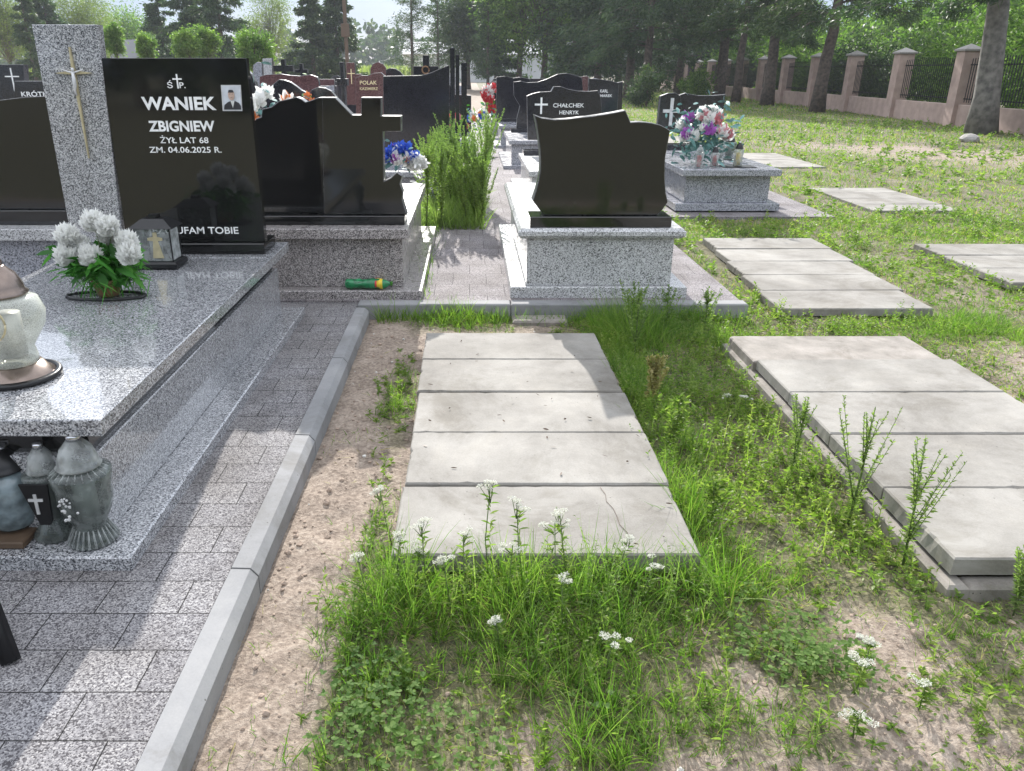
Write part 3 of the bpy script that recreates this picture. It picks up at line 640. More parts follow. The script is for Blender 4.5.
simple_grave('black stepped headstone with white surname and cross just behind the blank central one',
    [(528,140),(527,96),(533,93.5),(540,92),(551,91.5),(554,86.5),(561,86.5),(568,89),(579,91),(590,91.3),(598,90.5),(601,98),(603,140)], 10.5, (.64,1.60,8.72,10.75), .48, 'black2', 'granite_pale',
    lines=[('CHAŁCHEK', 568.5, 107.3, 31, 4.2), ('HENRYK', 569, 114.3, 19.5, 4)], cross=(541.5, 97.5, 114, 6.5, 104.5, 1.8))
simple_grave('large black headstone with a tall wave-shaped top in the row behind the stepped one',
    [(516,140),(517,118),(520,106),(514,96),(513.5,82),(521,81),(527,82.6),(538,82),(547,79),(558,74),(567,73),(577,75.5),(582,78),(583,90),(583,140)], 14.2, (.60,1.9,12.45,14.5), .5, 'black2', 'granite_far')
simple_grave('dark headstone with white lettering and red flowers, right of the stepped one',
    [(588,120),(589,78.5),(600,79),(612,81),(619,83),(618,100),(617,120)], 12.3, (1.72,2.28,11.0,12.6), .42, 'black2', 'granite_far', lines=[('KARL', 604, 92.5, 8, 3.2), ('MAREK', 606, 97, 12, 2.8)])
simple_grave('square dark headstone by the aisle, farther back beside the red and white flowers',
    [(496,150),(496.5,77),(505,76),(513,78),(520,77),(530,79),(532,150)], 17.2, (.56,1.5,15.9,17.5), .5, 'black2', 'granite_far')
G_ = simple_grave('big black headstone with rising wave top beside three slim upright columns',
    [(384,150),(383,76),(402.5,75.7),(421.5,75.3),(431,72.6),(442,67.8),(449.5,65),(449,150)], 10.6, (-1.35,-.10,8.75,10.9), .47, 'black2', 'granite_far')
for k, (u0, u1, v) in enumerate([(450,454.6,47.7),(455.4,459.2,54.7),(461.2,466.8,62.7)]):
    a, z1 = up(u0, v, 10.6); b_, _ = up(u1, v, 10.6)
    obj('column', MB().box(a, b_, 10.6, 10.72, .471, z1, .006), M['black2'], G_)
simple_grave('red heart-shaped granite headstone with gilded surname, left of the blue-black arch',
    [(356,120),(355.5,78),(361,75.5),(368,75.5),(374,73),(381,72.5),(386,77),(388,85),(387,95),(388.5,103),(386,120)], 12.4, (-1.95,-1.25,11.0,12.7), .42, 'red', 'red', lm='letters_gold',
    lines=[('POLAK', 368.5, 84.5, 17, 4), ('KAZIMIERZ', 369, 90, 18, 2.8)])
simple_grave('blue-black headstone with a rounded arch top beside the red heart-shaped one',
    [(385,115),(386,69.5),(390,68),(395,68.5),(400,71.5),(403,75),(407,77),(408,115)], 13.2, (-1.5,-.95,11.9,13.5), .45, 'black2', 'granite_far')
simple_grave('pink round-topped headstone rising behind the red heart-shaped one',
    [(370,100),(370.5,68),(373,64),(378,61.8),(383,64),(386,68),(386.5,100)], 16.4, (-2.15,-1.55,14.9,16.8), .4, 'red', 'red')
simple_grave('slim red stone block with an engraved cross, left of the red heart-shaped one',
    [(346.5,105),(346.5,62.5),(354.5,62.5),(355.5,74),(361,74),(361,105)], 14.6, (-2.35,-1.85,13.0,14.8), .4, 'red', 'red', cross=(351, 69, 84, 3.6, 73.5, .8), lm='letters_gold')
simple_grave('long low brown granite headstone with flat top behind the jagged black one',
    [(259,105),(259.5,76.5),(266,74.6),(281,74),(289,75.2),(300,76),(310,74.6),(317,77),(319,82),(319,105)], 11.6, (-3.1,-2.1,9.9,11.9), .45, 'maroon', 'red')
simple_grave('black headstone sweeping down in an arc behind the jagged double stone',
    [(262,112),(266,90),(279,79.5),(284,80),(290,82),(296,86),(301,90),(306,92.5),(308,112)], 9.6, (-2.65,-1.95,8.3,9.8), .45, 'black2', 'granite_far')
simple_grave('black headstone with a bowed top between the brown one and the red heart',
    [(309,112),(311,90),(318,87),(325,88),(331,91),(336,97),(338,112)], 9.9, (-1.95,-1.5,8.4,10.1), .45, 'black2', 'granite_far')
simple_grave('black headstone with a curved white rim peeking out beside the portrait stone',
    [(236,112),(238,70),(246,69),(251,74),(255,82),(258,92),(258,112)], 9.1, (-2.9,-2.4,7.9,9.3), .5, 'black2', 'granite_far')
simple_grave('black headstone with a thin slanted silver cross at the left edge',
    [(-25,120),(-25,64.5),(23.5,64.5),(25,100),(26,120)], 9.4, (-6.0,-5.05,7.9,9.7), .5, 'black2', 'granite_far', cross=(10.5, 68, 100, 7, 76.5, 1.1))
Kg = simple_grave('low black headstone with grey surname right of the slanted cross stone',
    [(14,120),(14,81),(46.5,81),(47,97),(47,120)], 8.7, (-4.95,-4.5,7.6,8.95), .5, 'black2', 'granite_far', lines=[('KRÓTKI', 36, 96.3, 28, 4.8)])
simple_grave('white marble stele standing beside a grey arch, beyond the portrait stone',
    [(262.5,100),(262.5,58.5),(272,58),(272.5,100)], 15.5, (-4.0,-3.6,14.2,15.8), .4, 'granite_pale', 'granite_pale')
simple_grave('grey arched stone left of the white marble stele',
    [(252.5,100),(253,65),(257,62),(262,62.5),(263,100)], 14.8, (-4.05,-3.75,13.6,15.1), .4, 'granite_far', 'granite_far')
def cross_stone(label, u, hw, v0, tw, ha, va, Y, mat='black2', zb=.09, basew=1.6):
    """free standing stone cross on a block: u centre, hw half arm width, v0 top, tw half post width, va arm middle, ha half arm height"""
    (xa, zt), (xb, za) = up(u-tw, v0, Y), up(u+tw, va+ha, Y); xl = up(u-hw, va, Y)[0]; xr = up(u+hw, va, Y)[0]; z2 = up(u, va-ha, Y)[1]
    t = thing('cross_monument', ((xa+xb)/2, Y, zb), label, 'cross', 'stone crosses')
    obj('cross', RB().prism([(xa, .45),(xb,.45),(xb,za),(xr,za),(xr,z2),(xb,z2),(xb,zt),(xa,zt),(xa,z2),(xl,z2),(xl,za),(xa,za)], Y, Y+.12, .006), M[mat], t)
    w_ = (xr-xl)/2*basew; xm = (xa+xb)/2
    obj('base', MB().box(xm-w_, xm+w_, Y-.15, Y+.3, zb-.03, .449, .01), M[mat], t)
    return t
cross_stone('wide-armed dark stone cross left of two, beyond the brown headstone', 283, 10, 59, 2.6, 3.2, 68.5, 14.0)
cross_stone('smaller dark stone cross, right of two beyond the brown headstone', 301, 6.3, 63.5, 2.0, 1.8, 71, 15.0)
rc = cross_stone('black stone cross with a pale wreath on a broad bar, behind the rising wave headstone', 426, 12.5, 55, 3.4, 4.5, 70.5, 13.6)
mb = MB(); cx_, cz_ = up(425.5, 70, 13.55)
ring = [(cx_+.055*math.cos(a), 13.57, cz_+.055*math.sin(a)) for a in np.linspace(0, 2*math.pi, 17)]
mb.tube(ring, .012, 6); obj('wreath', mb, M['clay'], rc)
cross_stone('black cross-topped stone below the tall wooden cross', 342, 5.5, 62, 2.6, 3.5, 82, 9.8)
# far rows, a few picture units high each
far = [(-9.5,12,'black'),(-8.2,12.4,'grey'),(-7.2,11.2,'black'),(-6.2,13,'maroon'),(-5.2,12.2,'black'),(-8.8,17,'red'),(-7.3,16,'black'),(-6.1,18,'grey'),(-4.9,17.5,'black'),(-3.4,19,'black'),(-2.5,20.5,'maroon'),(-1.4,18.6,'black'),(-.6,20,'grey'),(-.5,15.4,'black'),
       (1.0,21,'black'),(2.1,19.5,'grey'),(2.9,18,'black'),(3.2,23,'maroon'),(-.7,25,'black'),(-3.8,26,'black'),(-5.6,25,'grey'),(-7.9,24,'black'),(-10.4,22,'red'),(1.0,27,'black'),(2.4,29,'black'),(4.0,27,'grey'),(-1.9,30,'black'),(-4.4,32,'maroon'),(-8,32,'black'),(-12,30,'black'),(-4.6,15.2,'black'),(-3.3,17.6,'grey'),(-2.9,14.0,'black'),(-2.3,18.4,'black'),(-3.9,21.5,'maroon'),(-5.6,20.5,'black'),(-1.3,22.5,'grey'),(-9.6,14.6,'black'),(-6.9,14.2,'maroon'),(-1.0,36,'grey'),(1.3,34,'black'),(3.5,36,'black'),(-6,38,'black')]
shapes = {'arched': [(-.45,0),(.45,0),(.45,.6),(.3,.78),(0,.86),(-.3,.78),(-.45,.6)], 'slanted': [(-.45,0),(.45,0),(.42,.85),(0,.78),(-.43,.62)], 'wave-topped': [(-.5,0),(.5,0),(.5,.7),(.25,.72),(0,.88),(-.2,.86),(-.35,.68),(-.5,.66)], 'stepped': [(-.48,0),(.48,0),(.48,.66),(.15,.68),(.12,.85),(-.3,.85),(-.33,.6),(-.48,.58)], 'square': [(-.4,0),(.4,0),(.4,.8),(-.4,.8)]}
fm = {'black': 'black2', 'grey': 'granite_far', 'maroon': 'maroon', 'red': 'red'}
def place_word(x, y):
    a = 'far left' if x < -6.5 else 'left' if x < -3 else 'centre left' if x < -.3 else 'beside the far aisle' if x < 1.5 else 'right of the aisle'
    b_ = 'twelve metre' if y < 14 else 'nearer' if y < 18 else 'middle' if y < 24 else 'rearmost' if y > 31 else 'back'
    return '%s rows, %s' % (b_, a)
for i, (x, y, m_) in enumerate(far):
    sn = list(shapes)[i % 5]; wf = rnd.uniform(.9, 1.15); hf = rnd.uniform(.88, 1.08)
    t = thing('grave', (x, y, .085), 'small %s %s headstone in the %s' % (m_, sn, place_word(x, y).replace('twelve metre', 'front')), 'grave', 'graves in the far rows')
    z0 = .42
    obj('pedestal', MB().box(x-.5, x+.5, y-1.7, y+.25, .04, z0, .01), M['granite_far' if m_ != 'red' else 'red'], t)
    obj('headstone', RB().prism([(x+a*wf, z0+.001+b_*hf) for a, b_ in shapes[sn]], y, y+.12, .01), M[fm[m_]], t)

# ------------------------------------------------------------------ lanterns, vases, flowers
def lantern(label, x, y, z, H, r, glass, lid, base=None, prof='urn', group='grave lanterns', fill=None):
    t = thing('grave_lantern', (x, y, z), label, 'lantern', group)
    P = {'urn': [(.80,0),(.84,.03),(.62,.10),(.52,.16),(.60,.20),(.80,.30),(.92,.42),(.90,.50),(1,.60),(1,.66),(.66,.70)],
         'tulip': [(.92,0),(.95,.04),(.55,.16),(.45,.22),(.75,.50),(.92,.64),(.9,.68),(.6,.70)],
         'barrel': [(.6,0),(.78,.06),(.92,.2),(1,.4),(.96,.6),(.72,.74)],
         'bulb': [(.60,.13),(.60,.18),(.55,.26),(.72,.34),(.92,.44),(.98,.55),(.86,.66),(.60,.70)],
         'jar': [(.7,0),(.75,.04),(.62,.3),(.8,.62),(.55,.7)]}[prof]
    obj('glass_body', MB().lathe([(a*r, b_*H) for a, b_ in P], x, y, z+.001, 28), M[glass], t)
    zt = P[-1][1]*H; rt = P[-1][0]*r
    ld = obj('lid', MB().lathe([(rt*1.12, zt+.002),(rt*1.15, zt+.02*H),(rt*1.02, zt+.04*H),(rt*1.0, zt+.08*H),(rt*.78, zt+.17*H),(rt*.42, zt+.235*H),(rt*.40, zt+.24*H)], x, y, z, 28), M[lid], t)
    obj('knob', MB().lathe([(rt*.36, zt+.241*H),(rt*.38, zt+.27*H),(rt*.32, zt+.30*H-.002*H)], x, y, z, 16), M['chrome' if glass != 'glass_milky' else 'copper'], ld)
    if base: obj('base', MB().lathe([(r*1.0,.0),(r*1.02,.02*H),(r*.82,.055*H),(r*.66,.125*H)], x, y, z, 28), M[base], t)
    obj('candle', MB().lathe([(r*.38, .2*H if prof in ('urn','tulip','bulb') else .04*H),(r*.38, .55*H),(.001,.56*H)], x, y, z, 16), M[fill or 'silver'], t)
    return t
def emblem(t, x, y, z, s, mat='silver', face=-1):
    """small raised cross emblem on the front of a lantern"""
    mb = MB(); mb.box(x-s*.12, x+s*.12, y-.003, y, z-s, z+s*.7); mb.box(x-s*.55, x-s*.121, y-.003, y, z+s*.1, z+s*.32); mb.box(x+s*.121, x+s*.55, y-.003, y, z+s*.1, z+s*.32)
    return obj('emblem', mb, M[mat], t)
# front three on the plinth
l1 = lantern('smoky glass urn lantern with silver lid, rightmost of three on the plinth corner', -1.185, 2.10, .129, .37, .088, 'glass_smoke', 'glass', None, 'urn')
X1, Y1, S1 = -1.185, 2.10, 1.2
mb = MB()
for k in range(40):
    a = rnd.uniform(-.55, .45)-math.pi/2; zz = rnd.uniform(-.04, .04)
    if abs(a+math.pi/2+.1)/.45+abs(zz)/.045 < 1.1: mb.ico((X1+.0865*math.cos(a-.12), Y1+.0865*math.sin(a-.12), .129+.155+zz), rnd.uniform(.003,.006), 1)
obj('filigree', mb, M['silver'], l1)
for k in range(24):
    a = 2*math.pi*k/24; c_, s_ = math.cos(a), math.sin(a); mb = MB()
    mb.tube([(X1+.074*c_, Y1+.074*s_, .134), (X1+.050*c_, Y1+.050*s_, .186)], [.0045,.002], 5)
    obj('foot_flute', mb, M['glass'], l1)
    mb = MB(); mb.tube([(X1+.088*c_, Y1+.088*s_, .129+.240), (X1+.062*c_, Y1+.062*s_, .129+.260)], [.004,.002], 5)
    obj('shoulder_flute', mb, M['glass'], l1)
l2 = lantern('slim lantern with black cross panel and clear lid, middle of three on the plinth', -1.315, 2.13, .129, .325, .070, 'glass_smoke', 'glass', None, 'tulip')
obj('panel', MB().prism([(-1.315-.044, .129+.215),(-1.315+.044, .129+.215),(-1.315+.036,.129+.09),(-1.315+.026,.129+.075),(-1.315-.004,.129+.075)], 2.13-.070, 2.13-.062, .001), M['metal_dark'], l2)
emblem(l2, -1.315, 2.0595, .129+.155, .04)
l3 = lantern('iridescent glass lantern with black lid, leftmost on the plinth at the picture edge', -1.452, 2.15, .155, .27, .092, 'glass_iri', 'metal_dark', None, 'barrel')
obj('wooden_block', MB().box(-1.62, -1.375, 2.04, 2.27, .129, .153, .004), M['wood'], None, 'flat dark wooden board under the iridescent lantern', 'board')
# big lantern on the cover slab
l4 = lantern('large milky crackle-glass lantern with copper dome lid on the granite cover slab', -1.505, 2.42, .553, .40, .125, 'glass_milky', 'copper', 'copper', 'bulb')
obj('foot_ring', MB().lathe([(.128,0),(.136,.006),(.134,.016),(.120,.02),(.119,.001)], -1.505, 2.42, .5535, 36, cap=False), M['metal_dark'], l4)
mb = MB(); ring = [(-1.505+.02+.045*math.cos(a), 2.42-.123+.012*abs(math.cos(a)), .553+.215+.055*math.sin(a)) for a in np.linspace(0, 2*math.pi, 25)]
mb.tube(ring, .0035, 6)
for k in range(30):
    a = rnd.uniform(0, 6.28); q = rnd.uniform(0, .028); mb.ico((-1.505+.0+q*math.cos(a), 2.42-.123, .553+.195+q*math.sin(a)*.7), rnd.uniform(.004,.008), 1)
obj('ornament', mb, M['gold'], l4)
# black framed lantern by the inscription
t = thing('grave_lantern', (-1.60, 4.03, .553), 'black house-shaped lantern with glass sides and gold letters in front of the headstone', 'lantern', 'grave lanterns')
lx, ly, lz = -1.605, 4.0, .5535; _n0 = len(C.objects)
obj('base', MB().box(lx-.10, lx+.10, ly-.075, ly+.075, lz, lz+.03, .008), M['metal_dark'], t)
obj('glass_body', MB().box(lx-.078, lx+.078, ly-.055, ly+.055, lz+.031, lz+.165, .003), M['glass'], t)
mb = MB()
for sx in (-1, 1):
    for sy in (-1, 1): mb.box(lx+sx*.081-.0025, lx+sx*.081+.0025, ly+sy*.058-.0025, ly+sy*.058+.0025, lz+.031, lz+.165)
obj('frame', mb, M['metal_dark'], t)
mb = MB(); mb.add([(lx-.10,ly-.075,lz+.166),(lx+.10,ly-.075,lz+.166),(lx+.10,ly+.075,lz+.166),(lx-.10,ly+.075,lz+.166),(lx-.05,ly-.03,lz+.20),(lx+.05,ly-.03,lz+.20),(lx+.05,ly+.03,lz+.20),(lx-.05,ly+.03,lz+.20)], [(3,2,1,0),(0,1,5,4),(1,2,6,5),(2,3,7,6),(3,0,4,7),(4,5,6,7)]); mb.box(lx-.02, lx+.02, ly-.02, ly+.02, lz+.201, lz+.215)
obj('roof', mb, M['metal_dark'], t)
mb = MB(); mb.prism([(lx+.004,lz+.15),(lx+.022,lz+.15),(lx+.022,lz+.132),(lx+.045,lz+.128),(lx+.045,lz+.117),(lx+.024,lz+.115),(lx+.042,lz+.045),(lx-.008,lz+.045),(lx+.002,lz+.115),(lx-.022,lz+.117),(lx-.022,lz+.128),(lx+.004,lz+.132)], ly-.0595, ly-.0565, .0008)
obj('emblem', mb, M['gold'], t)
obj('candle', MB().lathe([(.028,.0),(.028,.09),(.004,.095)], lx-.01, ly, lz+.031, 14), M['silver'], t)
t.scale = (1.12, 1.12, 1.25)

def petal_head(c, r, n, rng, up_=(0,0,1), wl=.35):
    """a pompon bloom: petals radiating over a sphere"""
    k = np.arange(n)+.5; ph = np.arccos(1-1.75*k/n); th = math.pi*(1+5**.5)*k
    d = np.stack([np.cos(th)*np.sin(ph), np.sin(th)*np.sin(ph), np.cos(ph)], 1)+rng.normal(0, .12, (n,3))
    b = np.array(c)[None]+d*r*.25
    return ribbons(b, d, r*rng.uniform(.45,.78,n), r*wl*rng.uniform(.9,1.3,n), -.45, 4, rng=rng, shape='leaf')
def core(c, r):
    mb = MB(); mb.ico(c, r, 2, .95, .06); V = np.array(mb.v); T = np.array([i for f in mb.f for i in f]); return (V, np.zeros(0, int), T, 0)
def leaves_at(c, n, rng, L, W, spread, low=-.2, seg=3, shape='leaf'):
    d = rng.normal(size=(n,3)); d[:,2] = d[:,2]*.5+low; d /= np.linalg.norm(d, axis=1)[:,None]
    b = np.array(c)[None]+rng.normal(0, 1, (n,3))*np.array(spread)[None]
    return ribbons(b, d, L*rng.uniform(.6,1.2,n), W*rng.uniform(.7,1.2,n), .25, seg, rng=rng, shape=shape)
rng = np.random.default_rng(11)
# white chrysanthemums in a brown pot on an oval tray
px_, py_ = -1.63, 3.42
tr_ = thing('flower_pot', (px_, py_, .5535), 'brown pot of white chrysanthemums with green foliage on the granite slab', 'flowers')
obj('pot', MB().lathe([(.045,.006),(.052,.03),(.066,.075),(.069,.082),(.060,.083),(.055,.06)], px_, py_, .5535, 24), M['clay'], tr_)
fol = [leaves_at((px_,py_,.72), 260, rng, .095, .035, (.065,.05,.03), -.10)+(0,), leaves_at((px_,py_,.66), 420, rng, .10, .006, (.07,.05,.02), -.25)+(0,)]
npobj('foliage', fol, [M['potleaf']], tr_)
heads = [(64,236),(104,222),(122,228),(84,258-1),(105,238),(99,254),(128,246),(138,248),(130,256),(74,254)]
heads = [(73,235),(95,222),(111,226),(106,236),(98,254),(74,253),(130,242),(136,252),(84,243),(118,247)]
heads = [(u_, v_+2) for u_, v_ in heads]
for i, (u, v) in enumerate(heads):
    hx, hz = up(u, v, py_); hy = py_+rng.uniform(-.05, .05)
    if i in (4, 5, 7): hy = py_-.07
    npobj('bloom', [petal_head((hx, hy, hz), .058 if i not in (8,9) else .040, 330, rng, wl=.40)+(0,), core((hx, hy, hz), .034)], [M['white_petal']], tr_)
mb = MB()
for (u, v) in heads:
    hx, hz = up(u, v, py_); mb.tube([(px_, py_, .62), ((px_+hx)/2, py_, (.62+hz)/2+.01), (hx, py_, hz-.02)], .003, 5)
obj('stems', mb, M['stem'], tr_)
mb = MB(); ring = [(px_-.005+.175*math.cos(a), py_-.02+.07*math.sin(a), .5605) for a in np.linspace(0, 2*math.pi, 37)]
mb.tube(ring, .0075, 8)
obj('tray_ring', mb, M['metal_dark'], None, 'black oval ring tray lying round the chrysanthemum pot', 'tray')

def bouquet(label, c, blooms, leafn, leafmat_, spread, r, cat='flowers', vase=None, group='artificial flowers'):
    t = thing('bouquet', (c[0], c[1], c[2]), label, cat, group)
    cc = (c[0], c[1], c[2]+spread[2]*1.2)
    npobj('foliage', [leaves_at(cc, leafn, rng, r*1.35, r*.5, (spread[0]*.6,spread[1]*.6,spread[2]*.6), .1)+(0,)], [M[leafmat_]], t)
    for mt, n, rr in blooms:
        for k in range(n):
            d = rng.normal(size=3); d /= np.linalg.norm(d); d[2] = abs(d[2])*1.0-.15; d[1] = -abs(d[1])
            p = (cc[0]+d[0]*spread[0], cc[1]+d[1]*spread[1], cc[2]+d[2]*spread[2])
            npobj('bloom', [petal_head(p, r*rr, 26, rng, wl=.6)+(0,), core(p, r*rr*.42)], [M[mt]], t)
    if vase: obj('vase', MB().lathe([(.05,0),(.06,.02),(.04,.05),(.06,.15),(.075,.2),(.06,.2)], c[0], c[1], c[2], 16), M[vase], t)
    return t
bouquet('big artificial bouquet of white, purple and pink flowers on the lone lawn grave', (2.62, 9.2, .501), [('white_petal',9,1.3),('purple_petal',3,1.2),('pink_petal',4,1.1),('white_petal',3,.9)], 420, 'silk_leaf', (.27,.18,.27), .078)
bouquet('bright blue and white artificial flowers behind the cross-shaped stone', (-.49, 5.75, .80), [('blue_petal',14,1.1),('white_petal',5,1),('purple_petal',2,.9),('red_petal',1,.7)], 50, 'silk_leaf', (.11,.10,.09), .05, vase=None)
bouquet('ball of small white chrysanthemums in a black vase right of the blue flowers', (-.385, 5.72, .78), [('white_petal',26,1.0)], 30, 'white_petal', (.055,.06,.075), .04, vase=None)
bouquet('orange roses and pale lilies behind the jagged stone', (-2.02, 8.35, .82), [('orange_petal',4,1.0),('white_petal',4,1.3)], 60, 'silk_leaf', (.28,.15,.22), .08)
bouquet('red and white flower spray at the far end of the aisle', (.45, 19.0, .1), [('red_petal',8,1.2),('white_petal',5,1.1)], 30, 'potleaf', (.16,.15,.5), .12)
bouquet('pale blue flowers low on a dark grave left of the aisle', (.15, 15.2, .45), [('blue_petal',3,1.0),('white_petal',6,1.0),('orange_petal',2,.9)], 40, 'silk_leaf', (.20,.15,.16), .08)
bouquet('red carnations in front of the white-lettered dark headstone', (1.83, 11.7, .42), [('red_petal',7,1.0),('white_petal',3,.9)], 30, 'potleaf', (.09,.1,.2), .06)
bouquet('small red and white flowers between the far stones at centre left', (-2.9, 13.2, .42), [('red_petal',4,1.0),('white_petal',3,.9)], 24, 'potleaf', (.14,.1,.16), .06)
bouquet('orange and pink flowers by the stones above the jagged one', (-1.75, 9.1, .46), [('orange_petal',3,1.0),('pink_petal',3,.9)], 24, 'potleaf', (.10,.1,.4), .05)
bouquet('white flowers beside the far dark crosses', (-4.4, 13.6, .42), [('white_petal',5,1.0)], 24, 'potleaf', (.14,.1,.2), .07)
bouquet('pink flowers beside the columns of the wave headstone', (-.2, 12.6, .45), [('pink_petal',5,1.0),('red_petal',3,.9)], 30, 'potleaf', (.16,.1,.2), .06)
bouquet('orange bloom low between the portrait stone and the jagged one', (-2.0, 6.9, .553), [('orange_petal',2,1.0),('white_petal',2,1)], 24, 'potleaf', (.09,.06,.1), .05)
# lanterns on the flowered grave
lantern('small clear lantern with red print, nearest to the bouquet', 2.52, 8.88, .501, .24, .065, 'glass', 'glass', None, 'jar', fill='red_plastic')
lantern('small clear lantern with black lid, second from the bouquet', 2.72, 8.98, .501, .22, .06, 'glass', 'metal_dark', None, 'jar', fill='red_plastic')
lantern('tall clear lantern behind the yellow one', 2.93, 9.5, .501, .28, .07, 'glass', 'glass', None, 'urn')
lantern('lantern with bright yellow candle and black lid on a dark tray', 2.98, 8.98, .509, .26, .07, 'glass', 'metal_dark', None, 'jar', fill='yellow')
lantern('clear lantern with black domed lid, rightmost on the flowered grave', 3.10, 9.7, .501, .30, .08, 'glass_smoke', 'metal_dark', None, 'urn')
obj('tray', MB().box(2.80, 3.16, 8.86, 9.08, .5015, .508, .002), M['metal_dark'], None, 'thin dark tray under the yellow lantern', 'tray')
lantern('white and red lantern seen in the notch of the jagged stone', -1.27, 6.6, .553, .30, .06, 'glass_milky', 'chrome', None, 'urn', fill='red_plastic')
lantern('green and red lantern left of the white one in the notch', -1.42, 6.75, .553, .30, .055, 'glass', 'potleaf', None, 'jar', fill='red_plastic')
lantern('red lantern on the cover slab behind the stepped headstone base', 1.30, 9.6, .481, .22, .05, 'glass', 'red_plastic', None, 'jar', fill='red_plastic')

# green bottle lying on the plinth
bx, by, bz = -.70, 5.045, .15
t = thing('plastic_bottle', (bx, by, bz), 'crumpled green plastic bottle lying on the grave plinth', 'bottle')
rb = .036
def lie(mb, prof, ring=18):
    vs = []; fs = []; n = ring
    for r_, x_ in prof:
        for i in range(n):
            a = 2*math.pi*i/n; q = r_*1.22*(1+.10*math.sin(3*a+x_*60)*(r_ > .02)); vs.append((bx+x_, by+q*math.cos(a), bz+rb+.002+q*math.sin(a)*.92))
    for k in range(len(prof)-1):
        for i in range(n): j = (i+1)%n; fs.append((k*n+i, k*n+j, (k+1)*n+j, (k+1)*n+i))
    fs.append(tuple(range(n-1,-1,-1))); fs.append(tuple(range((len(prof)-1)*n, len(prof)*n)))
    mb.smooth = True; return mb.add(vs, fs)
obj('body', lie(MB(), [(.022,-.125),(.029,-.115),(.030,-.08),(.025,-.055),(.029,-.03),(.025,-.01),(.029,.02),(.03,.055),(.028,.125),(.018,.155),(.012,.165),(.012,.172)]), M['glass_green'], t)
obj('label_wrap', lie(MB(), [(.0312,.074),(.0312,.085)]), M['red_petal'], t); obj('label_wrap', lie(MB(), [(.0312,.0855),(.0305,.122)]), M['yellow'], t)
obj('cap', lie(MB(), [(.014,.173),(.014,.186)], 12), M['potleaf'], t)
# bench at the left border, only a leg in view
t = thing('bench', (-1.5, 1.62, .08), 'dark bench whose black splayed leg enters at the lower left edge', 'bench')
for sy in (0, .0):
    pass
obj('leg', MB().tube([(-1.185,1.60,.082),(-1.26,1.68,.25),(-1.46,1.74,.44)], [.024,.022,.020], 4), M['metal_dark'], t)
obj('leg', MB().tube([(-1.95,1.60,.082),(-1.91,1.66,.25),(-1.84,1.72,.44)], [.024,.022,.020], 4), M['metal_dark'], t)
obj('seat', MB().box(-2.15, -1.42, 1.60, 1.88, .441, .475, .006), M['wood'], t)
# small object on paving strip near the aisle: low grave light stands
t = thing('wooden_pole', (-6.1, 42, 0), 'tall thin reddish wooden pole with a small box before the dark pine pair', 'pole')
obj('post', MB().box(-6.18, -6.02, 41.9, 42.06, 0, 9.5, .02), M['wood'], t); obj('box', MB().box(-6.30, -5.90, 41.80, 41.898, 3.0, 3.6, .02), M['wood'], t)

# ------------------------------------------------------------------ fence along the right
fence = thing('fence', (14.2, 30, 0), 'pinkish rendered wall fence with square pillars and black railings along the lawn', 'fence')
FX0, FY0, FD = 13.75, 18.6, Vector((.062, 1, 0)).normalized(); FN = Vector((FD.y, -FD.x, 0))
def fbox(mb, s0, s1, n0, n1, z0, z1, b=0.0):
    k = len(mb.v); mb.box(s0, s1, n0, n1, z0, z1, b)
    for i in range(k, len(mb.v)):
        s_, n_, z_ = mb.v[i]; p = Vector((FX0, FY0, 0))+FD*s_+FN*n_; mb.v[i] = (p.x, p.y, z_)
    # the axes swap handedness here
    return mb
SPC = 4.03
npil = 18
for i in range(-2, npil):
    s = 5.3+i*SPC
    p = obj('pillar', fbox(MB(), s-.23, s+.23, -.23, .23, -.1, 1.99, .01), M['plaster'], fence)
    mb = MB(); fbox(mb, s-.29, s+.29, -.29, .29, 1.991, 2.05, .01)
    k = len(mb.v); q = []
    for a, b_ in ((-.27,-.27),(.27,-.27),(.27,.27),(-.27,.27)): w_ = Vector((FX0,FY0,0))+FD*(s+a)+FN*b_; q.append((w_.x, w_.y, 2.051))
    w_ = Vector((FX0,FY0,0))+FD*s; q.append((w_.x, w_.y, 2.19)); mb.add(q, [(0,1,4),(1,2,4),(2,3,4),(3,0,4)])
    obj('cap', mb, M['captop'], p)
    if i < npil-1:
        w = obj('wall_panel', fbox(MB(), s+.231, s+SPC-.231, -.11, .11, -.1, .58, .008), M['plaster'], fence)
        mb = MB(); fbox(mb, s+.232, s+SPC-.232, -.012, .012, .72, .755); fbox(mb, s+.232, s+SPC-.232, -.012, .012, 1.62, 1.655)
        for k in range(28):
            sk = s+.32+k*(SPC-.64)/27
            z1 = 1.80+.06*math.sin(math.pi*k/27)
            fbox(mb, sk-.010, sk+.010, -.030, -.013, .64, z1)
        obj('railing', mb, M['metal_dark'], fence)

